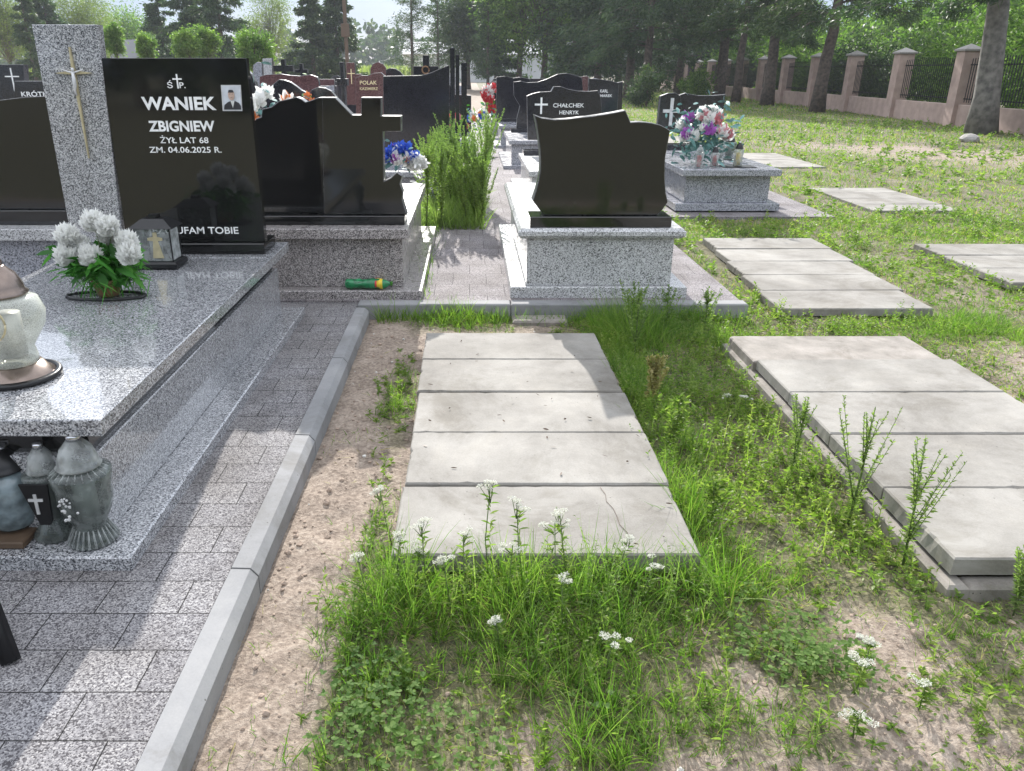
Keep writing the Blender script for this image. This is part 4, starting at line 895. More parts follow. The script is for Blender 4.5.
# ------------------------------------------------------------------ trees
def tree_parts(kind, H, Rr, seed, lean=(0,0), tr=.18, leafs=9000, lsize=.2, lw=.35, ball=0):
    g = np.random.default_rng(seed); rr = random.Random(seed)
    tb = MB(); chunks_b = []; chunks_d = []
    top = Vector((lean[0], lean[1], H*(.96 if kind != 'broad' else .75)))
    pts = []; n = 9
    for i in range(n+1):
        t = i/n; pts.append(Vector((lean[0]*t+rr.uniform(-.04,.04)*tr*4*(t>0), lean[1]*t+rr.uniform(-.04,.04)*tr*4*(t>0), top.z*t)))
    rad = [tr*(1.25 if i == 0 else 1.0)*(1-.9*(i/n)**1.2)+.012 for i in range(n+1)]
    tb.tube(pts, rad, 10)
    def on(t): t = t*n; i = min(int(t), n-1); return pts[i].lerp(pts[i+1], t-i)
    B = []; D = []
    if kind in ('spruce', 'larch'):
        nb = int(H*9); bare = .10 if kind == 'spruce' else .12
        per = leafs//nb
        for k in range(nb):
            t = bare+(1-bare)*(k+rr.random())/nb; t = min(t, .99); c = on(t); az = rr.uniform(0, 2*math.pi)
            L = Rr*((1-t)/(1-bare))**.75*rr.uniform(.6, 1.15)+.12
            drop = rr.uniform(-.05, .30) if kind == 'spruce' else rr.uniform(-.35, .05)
            e = c+Vector((math.cos(az)*L, math.sin(az)*L, -L*drop))
            tb.tube([c, c.lerp(e, .5)+Vector((0,0,.05*L)), e], [max(.012, rad[0]*.22*(1-t)), .012, .006], 4)
            u = g.random(per)**.7; P_ = np.array(c)[None]*(1-u[:,None])+np.array(e)[None]*u[:,None]; P_ += g.normal(0, 1, (per,3))*np.array([.11,.11,.07])*(.5+L*.5)*(1 if kind == 'spruce' else 1.2)
            d = g.normal(size=(per,3))*.6+np.array([math.cos(az), math.sin(az), -.25 if kind == 'spruce' else .1]); B.append(P_); D.append(d)
    elif kind == 'pine':
        nb = int(H*5); per = leafs//nb
        for k in range(nb):
            t = .30+.68*(k+rr.random())/nb; t = min(.985, t); c = on(t); az = rr.uniform(0, 2*math.pi)
            L = Rr*(math.sin(math.pi*min(1, (t-.22)/.85))**.6)*rr.uniform(.45, 1.15)+.2
            e = c+Vector((math.cos(az)*L, math.sin(az)*L, L*rr.uniform(-.25, .35)))
            m_ = c.lerp(e, .55)+Vector((0,0,-.06*L)); tb.tube([c, m_, e], [max(.02, rad[0]*.3*(1-t)+.01), .02, .008], 5)
            ncl = 5; pc_ = per//ncl
            for q in range(ncl):
                w_ = rr.uniform(.35, 1.05); cc = Vector(c).lerp(e, w_)+Vector((rr.gauss(0,.16), rr.gauss(0,.16), rr.gauss(0,.10)))*L*.9
                P_ = np.array(cc)[None]+g.normal(0, 1, (pc_,3))*np.array([.20,.20,.12])*(.5+.25*L); B.append(P_); D.append(g.normal(size=(pc_,3))+np.array([0,0,.35]))
    else:
        ncl = max(30, int(leafs/110)); per = leafs//ncl
        for k in range(ncl):
            d = g.normal(size=3); d /= np.linalg.norm(d); q = g.random()**.4
            cz = H*.60 if kind == 'broad' else H*.5; rz = H*.42 if kind == 'broad' else H*.5
            if ball: cz = H-ball; rz = ball
            cc = np.array([lean[0]*.7+d[0]*Rr*q, lean[1]*.7+d[1]*Rr*q, cz+d[2]*rz*q])
            if kind == 'broad' or k % 4 == 0:
                t0 = rr.uniform(.25, .8); c = on(t0); tb.tube([c, c.lerp(Vector(cc), .6)+Vector((0,0,.1)), Vector(cc)], [rad[0]*.25*(1-t0)+.012, .014, .006], 4)
            s_ = Rr*.16*g.uniform(.7, 1.4)
            B.append(cc[None]+g.normal(0, s_, (per,3))); D.append(g.normal(size=(per,3))+d[None]*.7+np.array([0,0,.2]))
    B = np.concatenate(B); D = np.concatenate(D); keep = B[:,2] > .12; B = B[keep]; D = D[keep]
    N = len(B); return tb, ribbons(B, D, lsize*g.uniform(.6, 1.3, N), lsize*lw*g.uniform(.7, 1.3, N), .15, 2, rng=g, shape='leaf')
def tree(kind, loc, H, Rr, seed, label, leafm, barkm='bark', group='trees', name=None, **kw):
    t = thing(name or {'spruce':'conifer_tree','larch':'conifer_tree','pine':'pine_tree','broad':'deciduous_tree','bush':'shrub'}[kind], loc, label, 'shrub' if kind == 'bush' else 'tree', group)
    tb, lv = tree_parts(kind, H, Rr, seed, **kw)
    tb.v = [(x+loc[0], y+loc[1], z+loc[2]) for x, y, z in tb.v]
    obj('trunk' if kind != 'bush' else 'stems', tb, M[barkm], t)
    npobj('crown', [(lv[0]+np.array(loc)[None], lv[1], lv[2], 0)], [M[leafm]], t)
    return t
def pos(u, Y, z=0): return ((u-CX)*(Y*CP+(CH-z)*SP)/FOC, Y, 0)   # ground spot under a point of height z
# along the fence, near to far
def big_conifer(loc, label, H, tr, lean, seed, low, Rr, leafs, leafm, barkm, group, drop=(.0,.35), clump=.17, lsize=.16):
    """mature conifer: bare bole up to `low`, then long layered boughs of short twigs"""
    g = np.random.default_rng(seed); rr = random.Random(seed); t = thing('conifer_tree', loc, label, 'tree', group); tb = MB()
    n = 10; pts = [Vector((lean[0]*(i/n)+rr.uniform(-.03,.03), lean[1]*(i/n), H*i/n)) for i in range(n+1)]
    rad = [tr*(1.3 if i == 0 else 1.05-.9*(i/n)) for i in range(n+1)]
    tb.tube(pts, rad, 12)
    def on(z): q = z/H*n; i = min(int(q), n-1); return pts[i].lerp(pts[i+1], q-i)
    nb = int((H-low)*6.5); B = []; D = []; per = leafs//nb
    for k in range(nb):
        z = low+(H-low)*(k+rr.random())/nb; z = min(z, H*.99); f = (z-low)/(H-low); c = on(z); az = rr.uniform(0, 2*math.pi)
        L = Rr*(.75+.5*f if f < .3 else (1.29*(1-f)))*rr.uniform(.6, 1.1)+.25
        dr = rr.uniform(*drop)
        e = c+Vector((math.cos(az)*L, math.sin(az)*L, -L*dr)); m_ = c.lerp(e, .5)+Vector((0,0,.10*L))
        tb.tube([c, m_, e], [max(.025, tr*.22*(1-f)), .022, .008], 5)
        nc = 7; pc_ = max(3, per//nc); sd = Vector((-math.sin(az), math.cos(az), 0))
        for q in range(nc):
            w_ = .22+.8*(q+rr.random())/nc; cc = (c.lerp(m_, w_*2) if w_ < .5 else m_.lerp(e, w_*2-1))+sd*rr.gauss(0, .20*L*.8)*(1.15-w_*.6)+Vector((0,0,rr.gauss(-.05,.06)))
            if rr.random() < .5: tb.tube([c.lerp(e, max(.1, w_-.2)), cc], [.010,.005], 3)
            B.append(np.array(cc)[None]+g.normal(0,1,(pc_,3))*np.array([clump,clump,clump*.55])*(.6+.16*L)); D.append(g.normal(size=(pc_,3))*.8+np.array([math.cos(az),math.sin(az),-.25]))
    B = np.concatenate(B); D = np.concatenate(D); N = len(B)
    tb.v = [(x+loc[0], y+loc[1], z+loc[2]) for x, y, z in tb.v]; obj('trunk', tb, M[barkm], t)
    r_ = ribbons(B, D, lsize*g.uniform(.6,1.4,N), lsize*.2*g.uniform(.7,1.3,N), .2, 2, rng=g, shape='leaf')
    npobj('crown', [(r_[0]+np.array(loc)[None], r_[1], r_[2], 0)], [M[leafm]], t)
    return t
fg = 'conifers growing along the fence'
big_conifer(pos(981, 20.6), 'thick-trunked conifer close to the fence at the right edge', 9.0, .30, (-.8,.2), 21, 3.2, 3.6, 40000, 'needles', 'bark_grey', fg, lsize=.15)
big_conifer(pos(816, 31.5), 'leaning dark pine, second from the right along the fence', 9.5, .24, (.5,0), 22, 3.1, 3.6, 40000, 'pine', 'bark', fg, lsize=.17)
big_conifer(pos(766, 37.5), 'straight dark pine, third from the right along the fence', 10, .26, (.0,0), 23, 3.0, 3.5, 34000, 'pine', 'bark', fg, lsize=.18)
big_conifer(pos(735, 41), 'slim dark pine, fourth from the right along the fence', 10, .20, (.1,0), 24, 3.3, 3.0, 28000, 'pine', 'bark', fg, lsize=.19)
big_conifer(pos(718, 46), 'dark pine behind the black double headstone', 11, .30, (.1,0), 25, 3.0, 3.6, 30000, 'pine', 'bark', fg, lsize=.20)
big_conifer(pos(645, 44), 'dark spruce with two low trunks near the far fence', 11, .24, (0,0), 26, 2.4, 3.4, 28000, 'needles', 'bark', fg, lsize=.20)
big_conifer(pos(628, 47), 'dark spruce left of the low double trunk', 11, .26, (0,0), 27, 2.2, 3.4, 28000, 'needles', 'bark', fg, lsize=.20)
big_conifer(pos(678, 50), 'broad dark pine between the fence pines', 12, .24, (0,0), 28, 3.2, 4.2, 28000, 'pine', 'bark', fg, lsize=.22)
bg_ = 'trees of the belt behind the graves'
for i, (u, Y, H, r_, kd, lm) in enumerate([(600,52,13,3.6,'spruce','needles'),(575,56,13,3.6,'spruce','needles'),(545,60,13,4.2,'broad','broad'),(520,64,12,3.2,'broad','broad'),(497,66,9.8,2.4,'spruce','needles'),(468,70,8.8,2.6,'broad','pine'),
                        (560,75,15,4.5,'broad','broad'),(620,70,15,4.5,'spruce','pine'),(660,72,14,4.5,'broad','pine'),(700,66,13,4,'spruce','needles')]):
    tree(kd, pos(u, Y, 3), H, r_, 40+i, ['dark spruce right of the bright clump in the belt','dark spruce in the middle of the belt','sunlit green broadleaf tree in the belt','pale green broadleaf tree at the left end of the belt','small spruce left of the belt','round dark tree left of the belt','tall broadleaf tree rising at the back of the belt','tall dark spruce at the back of the belt','dense dark tree behind the fence pines','spruce at the back behind the fence pines'][i], lm, group=bg_, leafs=17000, lsize=.27, tr=.22)
tree('larch', pos(412, 62, 3), 8.0, 2.7, 61, 'lacy larch standing alone right of the gap in the sky', 'needles', group=bg_, leafs=8360, lsize=0.18, lw=.25, tr=.13)
tree('larch', pos(438, 66, 3), 7.6, 1.8, 62, 'slim lacy conifer right of the lone larch', 'needles', group=bg_, leafs=5720, lsize=0.18, lw=.25, tr=.10)
tree('larch', pos(488, 60, 3), 8.2, 1.4, 63, 'thin conifer between two rounder trees left of the belt', 'needles', group=bg_, leafs=5720, lsize=0.18, tr=.10)
lg = 'trees behind the graves at the left'
tree('spruce', pos(312, 64, 3), 7.9, 2.4, 71, 'dark pine, left one of the pair in the middle distance', 'pine', group=lg, leafs=26400, lsize=0.24, tr=.16)
tree('spruce', pos(337, 66, 3), 7.8, 2.9, 72, 'dark pine, right one of the pair in the middle distance', 'pine', group=lg, leafs=26400, lsize=0.24, tr=.16)
tree('broad', pos(272, 70, 3), 8.3, 2.1, 73, 'pale greyish birch left of the dark pine pair', 'broad_yel', 'bark_grey', group=lg, leafs=10800, lsize=0.16, tr=.12)
tree('spruce', pos(222, 58, 3), 9.0, 3.2, 74, 'tall dark spruce above the black headstone', 'needles', group=lg, leafs=28800, lsize=0.22, tr=.2)
tree('spruce', pos(190, 60, 3), 8.8, 2.8, 75, 'dark spruce left of the tall one above the headstone', 'needles', group=lg, leafs=28800, lsize=0.22, tr=.2)
tree('spruce', pos(163, 62, 3), 7.4, 2.1, 76, 'thin spruce, left of the three above the headstone', 'needles', group=lg, leafs=14400, lsize=0.21, tr=.15)
tree('spruce', pos(52, 66, 3), 8.8, 2.2, 77, 'dark spruce behind the granite pillar', 'needles', group=lg, leafs=21600, lsize=0.24, tr=.15)
tree('broad', pos(8, 70, 3), 9.5, 3.0, 78, 'pale yellowish tree at the upper left corner', 'broad_yel', 'bark_grey', group=lg, leafs=19200, lsize=0.19, tr=.15)
tree('broad', pos(84, 74, 3), 8.5, 2.8, 79, 'pale tree rising behind the granite pillar', 'broad_yel', 'bark_grey', group=lg, leafs=16800, lsize=0.19, tr=.15)
tree('spruce', pos(30, 60, 3), 7.0, 1.8, 80, 'grey-green loose conifer left of the granite pillar', 'pine', group=lg, leafs=12000, lsize=0.21, tr=.13)
tree('broad', pos(128, 85, 3), 6.4, 4.6, 81, 'low light green tree behind the hut', 'broad', group=lg, leafs=16800, lsize=0.28, tr=.2)
rg = 'round clipped shrubs behind the graves'
for i, (u, Y, H, r_, bl_) in enumerate([(112,34,3.15,.42,.55),(144,36,2.9,.36,.5),(184,35,3.0,.50,.5),(205,36,3.2,.50,.6),(252,30,2.85,.66,.62)]):
    tree('bush', pos(u, Y, 3), H, r_, 90+i, ['rounded bright shrub right of the granite pillar','small dark shrub right of the hut','bright rounded shrub left of its twin above the headstone','bright shrub right of its twin above the headstone','large rounded shrub behind the portrait corner of the headstone'][i], 'bush', group=rg, leafs=5500, lsize=.11, tr=.05, ball=bl_)
# beyond the fence and under the pines
for i, (s_, n_, H, r_, m_, lb) in enumerate([(2,3.0,3.3,2.2,'broad','bright leafy bush beyond the nearest fence bay'),(6,3.4,3.9,2.4,'broad','leafy bush beyond the fence behind the thick trunk'),(10,3.0,3.4,2.2,'broad','bright bush above the railings, second bay from the thick trunk'),(14,3.3,2.5,2.0,'pine','dark hedge bush behind the fence, left of the bright ones'),
      (18.5,2.8,2.6,2.2,'pine','dark bush filling the middle fence bays'),(23,3.4,2.5,2.3,'broad','green bush behind the leaning pine'),(28,3,3.4,2.4,'broad','bush beyond the fence between two pines'),(34,3,3.0,2.4,'pine','dark bush beyond the farther fence'),(41,3,3.2,2.5,'broad','bush beyond the far fence bays'),(50,3,3.6,3,'pine','dark bush at the far end of the fence')]):
    p = Vector((FX0,FY0,0))+FD*s_+FN*n_
    tree('bush', (p.x, p.y, 0), H, r_, 110+i, lb, m_, group='bushes beyond the fence', leafs=9000, lsize=.17 if s_ < 20 else .26, tr=.06)
for i, (u, Y, H, r_, lb) in enumerate([(652,36,1.55,.9,'dark shrub standing before the fence left of the pines'),(703,42,1.4,.8,'green shrub at the fence behind the double headstone')]):
    tree('bush', pos(u, Y, 3), H, r_, 130+i, lb, 'broad' if i else 'pine', group='shrubs inside the fence', leafs=4000, lsize=.14, tr=.04)
# tall trees far beyond the fence, seen between the pines
for i, (u, Y, H, r_, lb) in enumerate([(880,60,5.6,3.5,'tall pale broadleaf tree far beyond the fence'),(1010,45,6.0,4,'broadleaf tree beyond the fence at the right edge'),(790,75,6.2,5,'broadleaf tree beyond the fence between two pines'),(930,52,5.2,3,'broadleaf tree beyond the fence left of the thick trunk')]):
    tree('broad', pos(u, Y, 3), H, r_, 140+i, lb, 'broad', group='trees beyond the fence', leafs=8000, lsize=.4, tr=.2)
# trees standing behind the photographer, mirrored in the polished stone
for i, (x, y) in enumerate([(-9,-24),(-4,-27),(1,-25),(6,-28),(11,-24),(-14,-27)]):
    tree('spruce', (x, y, 0), 11+i%3, 3.4, 150+i, 'spruce behind the viewer, '+['far left','left','centre','right','far right','outermost left'][i]+' of its row', 'pine', group='trees behind the viewer', leafs=4000, lsize=.7, tr=.25)

# hut, pale wall, field, far woods
t = thing('hut', (-24.5, 62, 0), 'small grey-roofed hut between round shrubs', 'building')
hx0 = pos(121, 62)[0]; hx1 = pos(141, 62)[0]
obj('wall', MB().box(hx0, hx1, 62, 65, -.1, 2.3), M['wallpale'], t)
obj('roof', MB().add([(hx0-.3,61.7,2.301),(hx1+.3,61.7,2.301),(hx1+.3,65.3,2.301),(hx0-.3,65.3,2.301),(hx0-.1,63.5,3.6),(hx1+.1,63.5,3.6)], [(3,2,1,0),(0,1,5,4),(2,3,4,5),(1,2,5),(3,0,4)]), M['rooftile'], t)
t = thing('long_building', (2, 110, 0), 'long pale low building behind the lone larch', 'building')
obj('wall', MB().box(pos(404,110)[0], pos(545,110)[0], 110, 118, -.1, 3.4), M['wallpale'], t)
a, b_ = pos(402,110)[0], pos(547,110)[0]
obj('roof', MB().add([(a,109.6,3.401),(b_,109.6,3.401),(b_,118.4,3.401),(a,118.4,3.401),(a+.2,114,5.0),(b_-.2,114,5.0)], [(3,2,1,0),(0,1,5,4),(2,3,4,5),(1,2,5),(3,0,4)]), M['wallpale'], t)
obj('field', MB().box(-95, -3, 46, 180, -.02, .03), M['field'], kind='structure')
g = np.random.default_rng(5); N = 9000
Pb = np.stack([g.uniform(-60, -5, N), g.uniform(84, 96, N), np.full(N, 0.)], 1)
npobj('crop', [ribbons(Pb, g.normal(0, .15, (N,3))+[0,0,1], g.uniform(1.2,2.4,N), .35, .1, 2, rng=g, shape='leaf')+(0,)], [M['cornrow']], kind='stuff')
# far wood as one mass
B = []
for k in range(420):
    x = -150+k*.75+rnd.uniform(-.5,.5); y = rnd.uniform(190, 215); hh = rnd.uniform(5, 9.5)*(1+.35*math.sin(k*.05)); n_ = 55
    q = g.random(n_)**.8; B.append(np.stack([x+g.normal(0,1,n_)*1.5*(1.1-q), y+g.normal(0,1,n_), q*hh+.3], 1))
B = np.concatenate(B); N = len(B)
npobj('far_wood', [ribbons(B, g.normal(size=(N,3)), 1.5, 1.0, .1, 2, rng=g, shape='leaf')+(0,)], [M['pine']], kind='stuff')

# ------------------------------------------------------------------ ground vegetation
def sample(x0, x1, y0, y1, dens, g):
    N = int((x1-x0)*(y1-y0)*dens); return g.uniform(x0, x1, N), g.uniform(y0, y1, N)
g = np.random.default_rng(77)
def base_short(x, y):
    return np.clip(.50*fbm(x+5, y+3, 3.0)+.35+.25*(y > 5)-.9*fld(BARE, x, y), .0, 1)*(((x > .76)|(y < 2.02))&(x > -.63))+.18*(x < .8)*(x > -.64)*(fbm(x, y, 5) > .56)
chunks = []
# long grass, near
x, y = sample(-.62, 3.4, .85, 5.0, 15000, g); L = fld(LUSH, x, y)
k = (g.random(len(x)) < np.clip(L*1.05*(.35+fbm(x, y, 7)*1.3)-.12-.6*fld(CLOV, x, y), 0, 1)*.78)&~blocked(x, y, -.01); x, y, L = x[k], y[k], L[k]
# tufts: pull blades towards clump centres
cxk = np.round(x/.085)*.085+(_G[(np.round(x/.085)).astype(int)%256, (np.round(y/.085)).astype(int)%256]-.5)*.05; cyk = np.round(y/.085)*.085+(_G[(np.round(y/.085)).astype(int)%256, (np.round(x/.085)).astype(int)%256]-.5)*.05
x2 = x*.55+cxk*.45; y2 = y*.55+cyk*.45; ok = ~blocked(x2, y2, -.005); x2, y2, L, cxk, cyk = x2[ok], y2[ok], L[ok], cxk[ok], cyk[ok]; N = len(x2)
d = np.stack([(x2-cxk)*9+g.normal(0,.38,N), (y2-cyk)*9+g.normal(0,.38,N), np.ones(N)], 1)
Hh = g.uniform(.03, .165, N)*(.42+.45*np.clip(L, 0, 1.3))*(.35+1.15*vnoise(x2, y2, 6))*(1+.75*np.exp(-((y2-1.93)/.13)**2)*(x2 > -.3)*(x2 < .9)+1.3*np.exp(-((y2-4.45)/.35)**2-((x2-1.0)/.35)**2)+.5*np.exp(-((y2-3.2)/1.0)**2-((x2-.86)/.10)**2))
P3 = np.stack([x2, y2, hgt(x2, y2)-.005], 1)
lush_n = N
npobj('long_grass', [ribbons(P3, d, Hh*1.35, g.uniform(.0014,.0040,N), g.uniform(.05,.75,N), 4, rng=g)+(0,), ribbons(P3[::9]+[0,0,.004], d[::9]*[2.2,2.2,.6], Hh[::9]*1.1, .0022, .3, 3, rng=g)+(1,)], [M['grass'], M['grass_dry']], kind='stuff')
# short sparse grass and dry blades, near and middle
def short(x0, x1, y0, y1, dens, h0, h1, wd, seed, seg=2):
    g = np.random.default_rng(seed); x, y = sample(x0, x1, y0, y1, dens, g)
    k = (g.random(len(x)) < base_short(x, y)*np.clip(.15+1.7*(fbm(x, y, 5.5)-.28), 0, 1))&~blocked(x, y, .0); x, y = x[k], y[k]; N = len(x)
    dd = np.stack([g.normal(0,.45,N), g.normal(0,.45,N), np.ones(N)], 1)
    return np.stack([x, y, hgt(x, y)-.003], 1), dd, g.uniform(h0, h1, N), wd*g.uniform(.6,1.3,N), g
out = []
for a in [(-.62,3.6,.85,3.2,9000,.015,.06,.0028,1),(.7,7.5,3.2,8.5,4200,.025,.085,.005,2)]:
    P3, dd, hh, ww, g2 = short(*a); N = len(P3)
    dry = g2.random(N) < .28
    out.append(ribbons(P3[~dry], dd[~dry], hh[~dry], ww[~dry], .3, 2, rng=g2)+(0,)); out.append(ribbons(P3[dry], dd[dry]*[1.8,1.8,1], hh[dry]*1.2, ww[dry]*.8, .35, 2, rng=g2)+(1,))
npobj('short_grass', out, [M['grass'], M['grass_dry']], kind='stuff')
out = []
for a in [(1.9,14,7.5,16,900,.03,.10,.010,3),(1.9,14.5,16,32,330,.04,.12,.018,4),(1.5,18,32,60,110,.06,.18,.035,5)]:
    P3, dd, hh, ww, g2 = short(*a); N = len(P3); dry = g2.random(N) < .25
    out.append(ribbons(P3[~dry], dd[~dry], hh[~dry], ww[~dry], .3, 2, rng=g2)+(0,)); out.append(ribbons(P3[dry], dd[dry], hh[dry]*1.2, ww[dry], .35, 2, rng=g2)+(1,))
npobj('lawn_grass', out, [M['grass'], M['grass_dry']], kind='stuff')
# leafy weeds: stems with narrow leaves
def weeds(x, y, h, g, nl, ll, lwid, mat=0, z=None):
    N = len(x); z = hgt(x, y) if z is None else z; lean = g.normal(0, .22, (N,2))
    S0 = np.stack([x, y, z-.005], 1); sd = np.stack([lean[:,0], lean[:,1], np.ones(N)], 1); sd /= np.linalg.norm(sd, axis=1)[:,None]
    stems = ribbons(S0, sd, h, .0035+h*.008, 0, 2, rng=g)
    idx = np.repeat(np.arange(N), nl); t = np.tile((np.arange(nl)+.5)/nl, N)*.95+.05; az = g.uniform(0, 2*math.pi, N*nl)
    b = S0[idx]+sd[idx]*(h[idx]*t)[:,None]; dd = np.stack([np.cos(az), np.sin(az), .25+.9*t], 1)
    lv = ribbons(b, dd, h[idx]*0+ll*g.uniform(.6,1.3,N*nl)*(1.15-.5*t), lwid*g.uniform(.7,1.3,N*nl)*(1.1-.4*t), .35, 3, rng=g, shape='leaf')
    return [stems+(mat,), lv+(mat,)]
out = []
x, y = sample(-.62, 4.2, .85, 5.0, 900, g); Wd = fld(WEED, x, y)
k = (g.random(len(x)) < np.clip(Wd*(2.2*fbm(x, y, 4.2)-.62), 0, 1))&~blocked(x, y, 0); x, y, Wd = x[k], y[k], Wd[k]
out += weeds(x, y, g.uniform(.02,.14,len(x))*(.4+.55*np.clip(Wd,0,1.2))*(.4+1.1*vnoise(x,y,5)), g, 14, .030, .008)
x, y = sample(-.5, 1.3, .9, 2.05, 700, g); k = (g.random(len(x)) < .5*np.clip(fld(LUSH,x,y), 0, 1)*(fbm(x,y,7) > .45))&~blocked(x, y, 0); x, y = x[k], y[k]
out += weeds(x, y, g.uniform(.04,.15,len(x)), g, 16, .026, .007)
x, y = sample(.8, 9, 5.0, 9, 130, g); k = (g.random(len(x)) < (.25+.6*(fbm(x,y,2) > .5)))&~blocked(x, y, 0); x, y = x[k], y[k]
out += weeds(x, y, g.uniform(.04,.14,len(x)), g, 12, .05, .014)
x, y = sample(2, 13.5, 9, 26, 9, g); k = ((fbm(x,y,.8) > .5))&~blocked(x, y, 0); x, y = x[k], y[k]
out += weeds(x, y, g.uniform(.06,.22,len(x)), g, 12, .09, .03)
npobj('leafy_weeds', out, [M['weed']], kind='stuff')
# small creeping leaves hugging the soil
x, y = sample(-.3, 4.0, .9, 5.0, 5200, g); k = (g.random(len(x)) < np.clip(.2+.9*(fbm(x+2,y+7,3.3)-.42)*2-.5*fld(BARE,x,y), 0, .6))&~blocked(x, y, 0)&((x > .72)|(y < 2.05)); x, y = x[k], y[k]; N = len(x)
az = g.uniform(0, 6.28, N); sd_ = np.stack([-np.sin(az), np.cos(az), g.normal(0,.3,N)], 1)
npobj('creeping_leaves', [ribbons(np.stack([x, y, hgt(x,y)+.004], 1), np.stack([np.cos(az), np.sin(az), g.uniform(.05,.7,N)], 1), g.uniform(.008,.024,N), g.uniform(.004,.010,N), .3, 3, side=sd_, rng=g, shape='leaf')+(0,)], [M['weed']], kind='stuff')
# clover: three round leaflets on short stalks
x, y = sample(-.6, 3.2, .85, 3.0, 7500, g); Cv = fld(CLOV, x, y)
k = (g.random(len(x)) < np.clip(Cv*(2.6*fbm(x,y,5)-.7)-.08, 0, .85))&~blocked(x, y, 0); x, y = x[k], y[k]; N = len(x)
zz = hgt(x, y)+g.uniform(.015,.07,N); tri = []
idx = np.repeat(np.arange(N), 3); az = np.repeat(g.uniform(0, 6.28, N), 3)+np.tile([0, 2.09, 4.19], N); c3 = np.stack([x, y, zz], 1)[idx]
dd = np.stack([np.cos(az), np.sin(az), g.uniform(-.2,.5,3*N)], 1); sdv = np.stack([-np.sin(az), np.cos(az), g.normal(0,.25,3*N)], 1)
clv = ribbons(c3, dd, g.uniform(.007,.015,3*N), g.uniform(.008,.013,3*N), 0, 4, side=sdv, rng=g, shape='leaf')
stk = ribbons(np.stack([x, y, zz*0+hgt(x,y)], 1), np.stack([g.normal(0,.1,N), g.normal(0,.1,N), np.ones(N)], 1), zz-hgt(x,y), .0015, 0, 2, rng=g)
npobj('clover_patch', [clv+(0,), stk+(0,)], [M['clover']], kind='stuff')
# loose clods and grit on the bare soil
mb = MB()
for k in range(5200):
    X_ = rnd.uniform(-.64, 3.3); Y_ = rnd.uniform(.9, 4.8)**1.0
    xa = np.array([X_]); ya = np.array([Y_])
    if blocked(xa, ya, .0)[0] or (X_ > -.2 and fld(BARE, xa, ya)[0] < .35 and rnd.random() < .8): continue
    s_ = rnd.choice([.002,.003,.003,.004,.005,.006,.010])*rnd.uniform(.7,1.3)
    mb.mi = 1 if rnd.random() < .06 else 0
    mb.ico((X_, Y_, float(hgt(xa, ya)[0])+s_*.2), s_, 1, .7, .28)
obj('soil_clods', mb, [M['pebbledot'], M['stonebit']], kind='stuff', org=(0,0,0))
# straw and twigs lying about
g = np.random.default_rng(9); x, y = sample(-.62, 3.3, .9, 4.8, 900, g); k = (g.random(len(x)) < .08+.5*(fbm(x,y,4) > .5))&~blocked(x, y, 0)&((x > -.2)|(g.random(len(x)) < .12)); x, y = x[k], y[k]; N = len(x)
az = g.uniform(0, 6.28, N); npobj('dry_straw', [ribbons(np.stack([x, y, hgt(x,y)+.006], 1), np.stack([np.cos(az), np.sin(az), g.uniform(0,.15,N)], 1), g.uniform(.01,.07,N), g.uniform(.001,.004,N), .05, 2, rng=g)+(0,)], [M['grass_dry']], kind='stuff')
# litter on the slabs
x = g.uniform(-.23, .71, 40); y = g.uniform(2.1, 4.2, 40); az = g.uniform(0, 6.28, 40)
npobj('leaf_litter', [ribbons(np.stack([x, y, np.full(40, .109)], 1), np.stack([np.cos(az), np.sin(az), np.zeros(40)+.05], 1), g.uniform(.008,.03,40), g.uniform(.002,.009,40), 0, 3, rng=g, shape='leaf')+(0,)], [M['wood']], kind='stuff')

# yarrow with flat white flower heads
M['yarrow_petal'] = leafmat('cream_yarrow_petals', (.60,.60,.50), (.70,.70,.62), (.80,.80,.75), .35, .8)
def yarrow(loc, h, seed, label, nh=4):
    g = np.random.default_rng(seed); x0, y0 = loc; z0 = float(hgt(np.array([x0]), np.array([y0]))[0])
    t = thing('yarrow_plant', (x0, y0, z0), label, 'wildflower', 'yarrow plants in bloom')
    a = g.normal(0, .12, 2); topc = np.array([x0+a[0]*h, y0+a[1]*h, z0+h]); mb = MB()
    mb.tube([(x0,y0,z0), ((x0+topc[0])/2+g.normal(0,.006), (y0+topc[1])/2, z0+h*.5), tuple(topc)], [.0022,.0018,.0014], 5)
    V = []; hv = []
    for k in range(nh):
        e = topc+np.array([g.normal(0,.016), g.normal(0,.016), g.uniform(-.018,.006)]) if k else topc
        if k: mb.tube([tuple(topc-np.array([0,0,.05])*h/.3), tuple(e)], [.0012,.001], 4)
        n = 90; r_ = g.uniform(.006,.013); an = g.uniform(0,6.28,n); q = np.sqrt(g.random(n))*r_
        P_ = np.stack([e[0]+q*np.cos(an), e[1]+q*np.sin(an), e[2]+.002+g.normal(0,.0015,n)-q*q*8], 1)
        hv.append(ribbons(P_, np.stack([np.cos(an), np.sin(an), g.uniform(0,.6,n)], 1), .0038, .0038, 0, 2, rng=g, shape='petal')+(0,))
    obj('stem', mb, M['stem'], t)
    n = 60; tt = g.uniform(.05,.95,n); an = g.uniform(0,6.28,n); b_ = np.array([x0,y0,z0])[None]*(1-tt[:,None])+topc[None]*tt[:,None]
    npobj('leaves', [ribbons(b_, np.stack([np.cos(an), np.sin(an), np.full(n,.7)], 1), g.uniform(.02,.045,n), .006, .3, 3, rng=g, shape='leaf')+(0,)], [M['weed']], t)
    npobj('flower_head', hv, [M['yarrow_petal']], t)
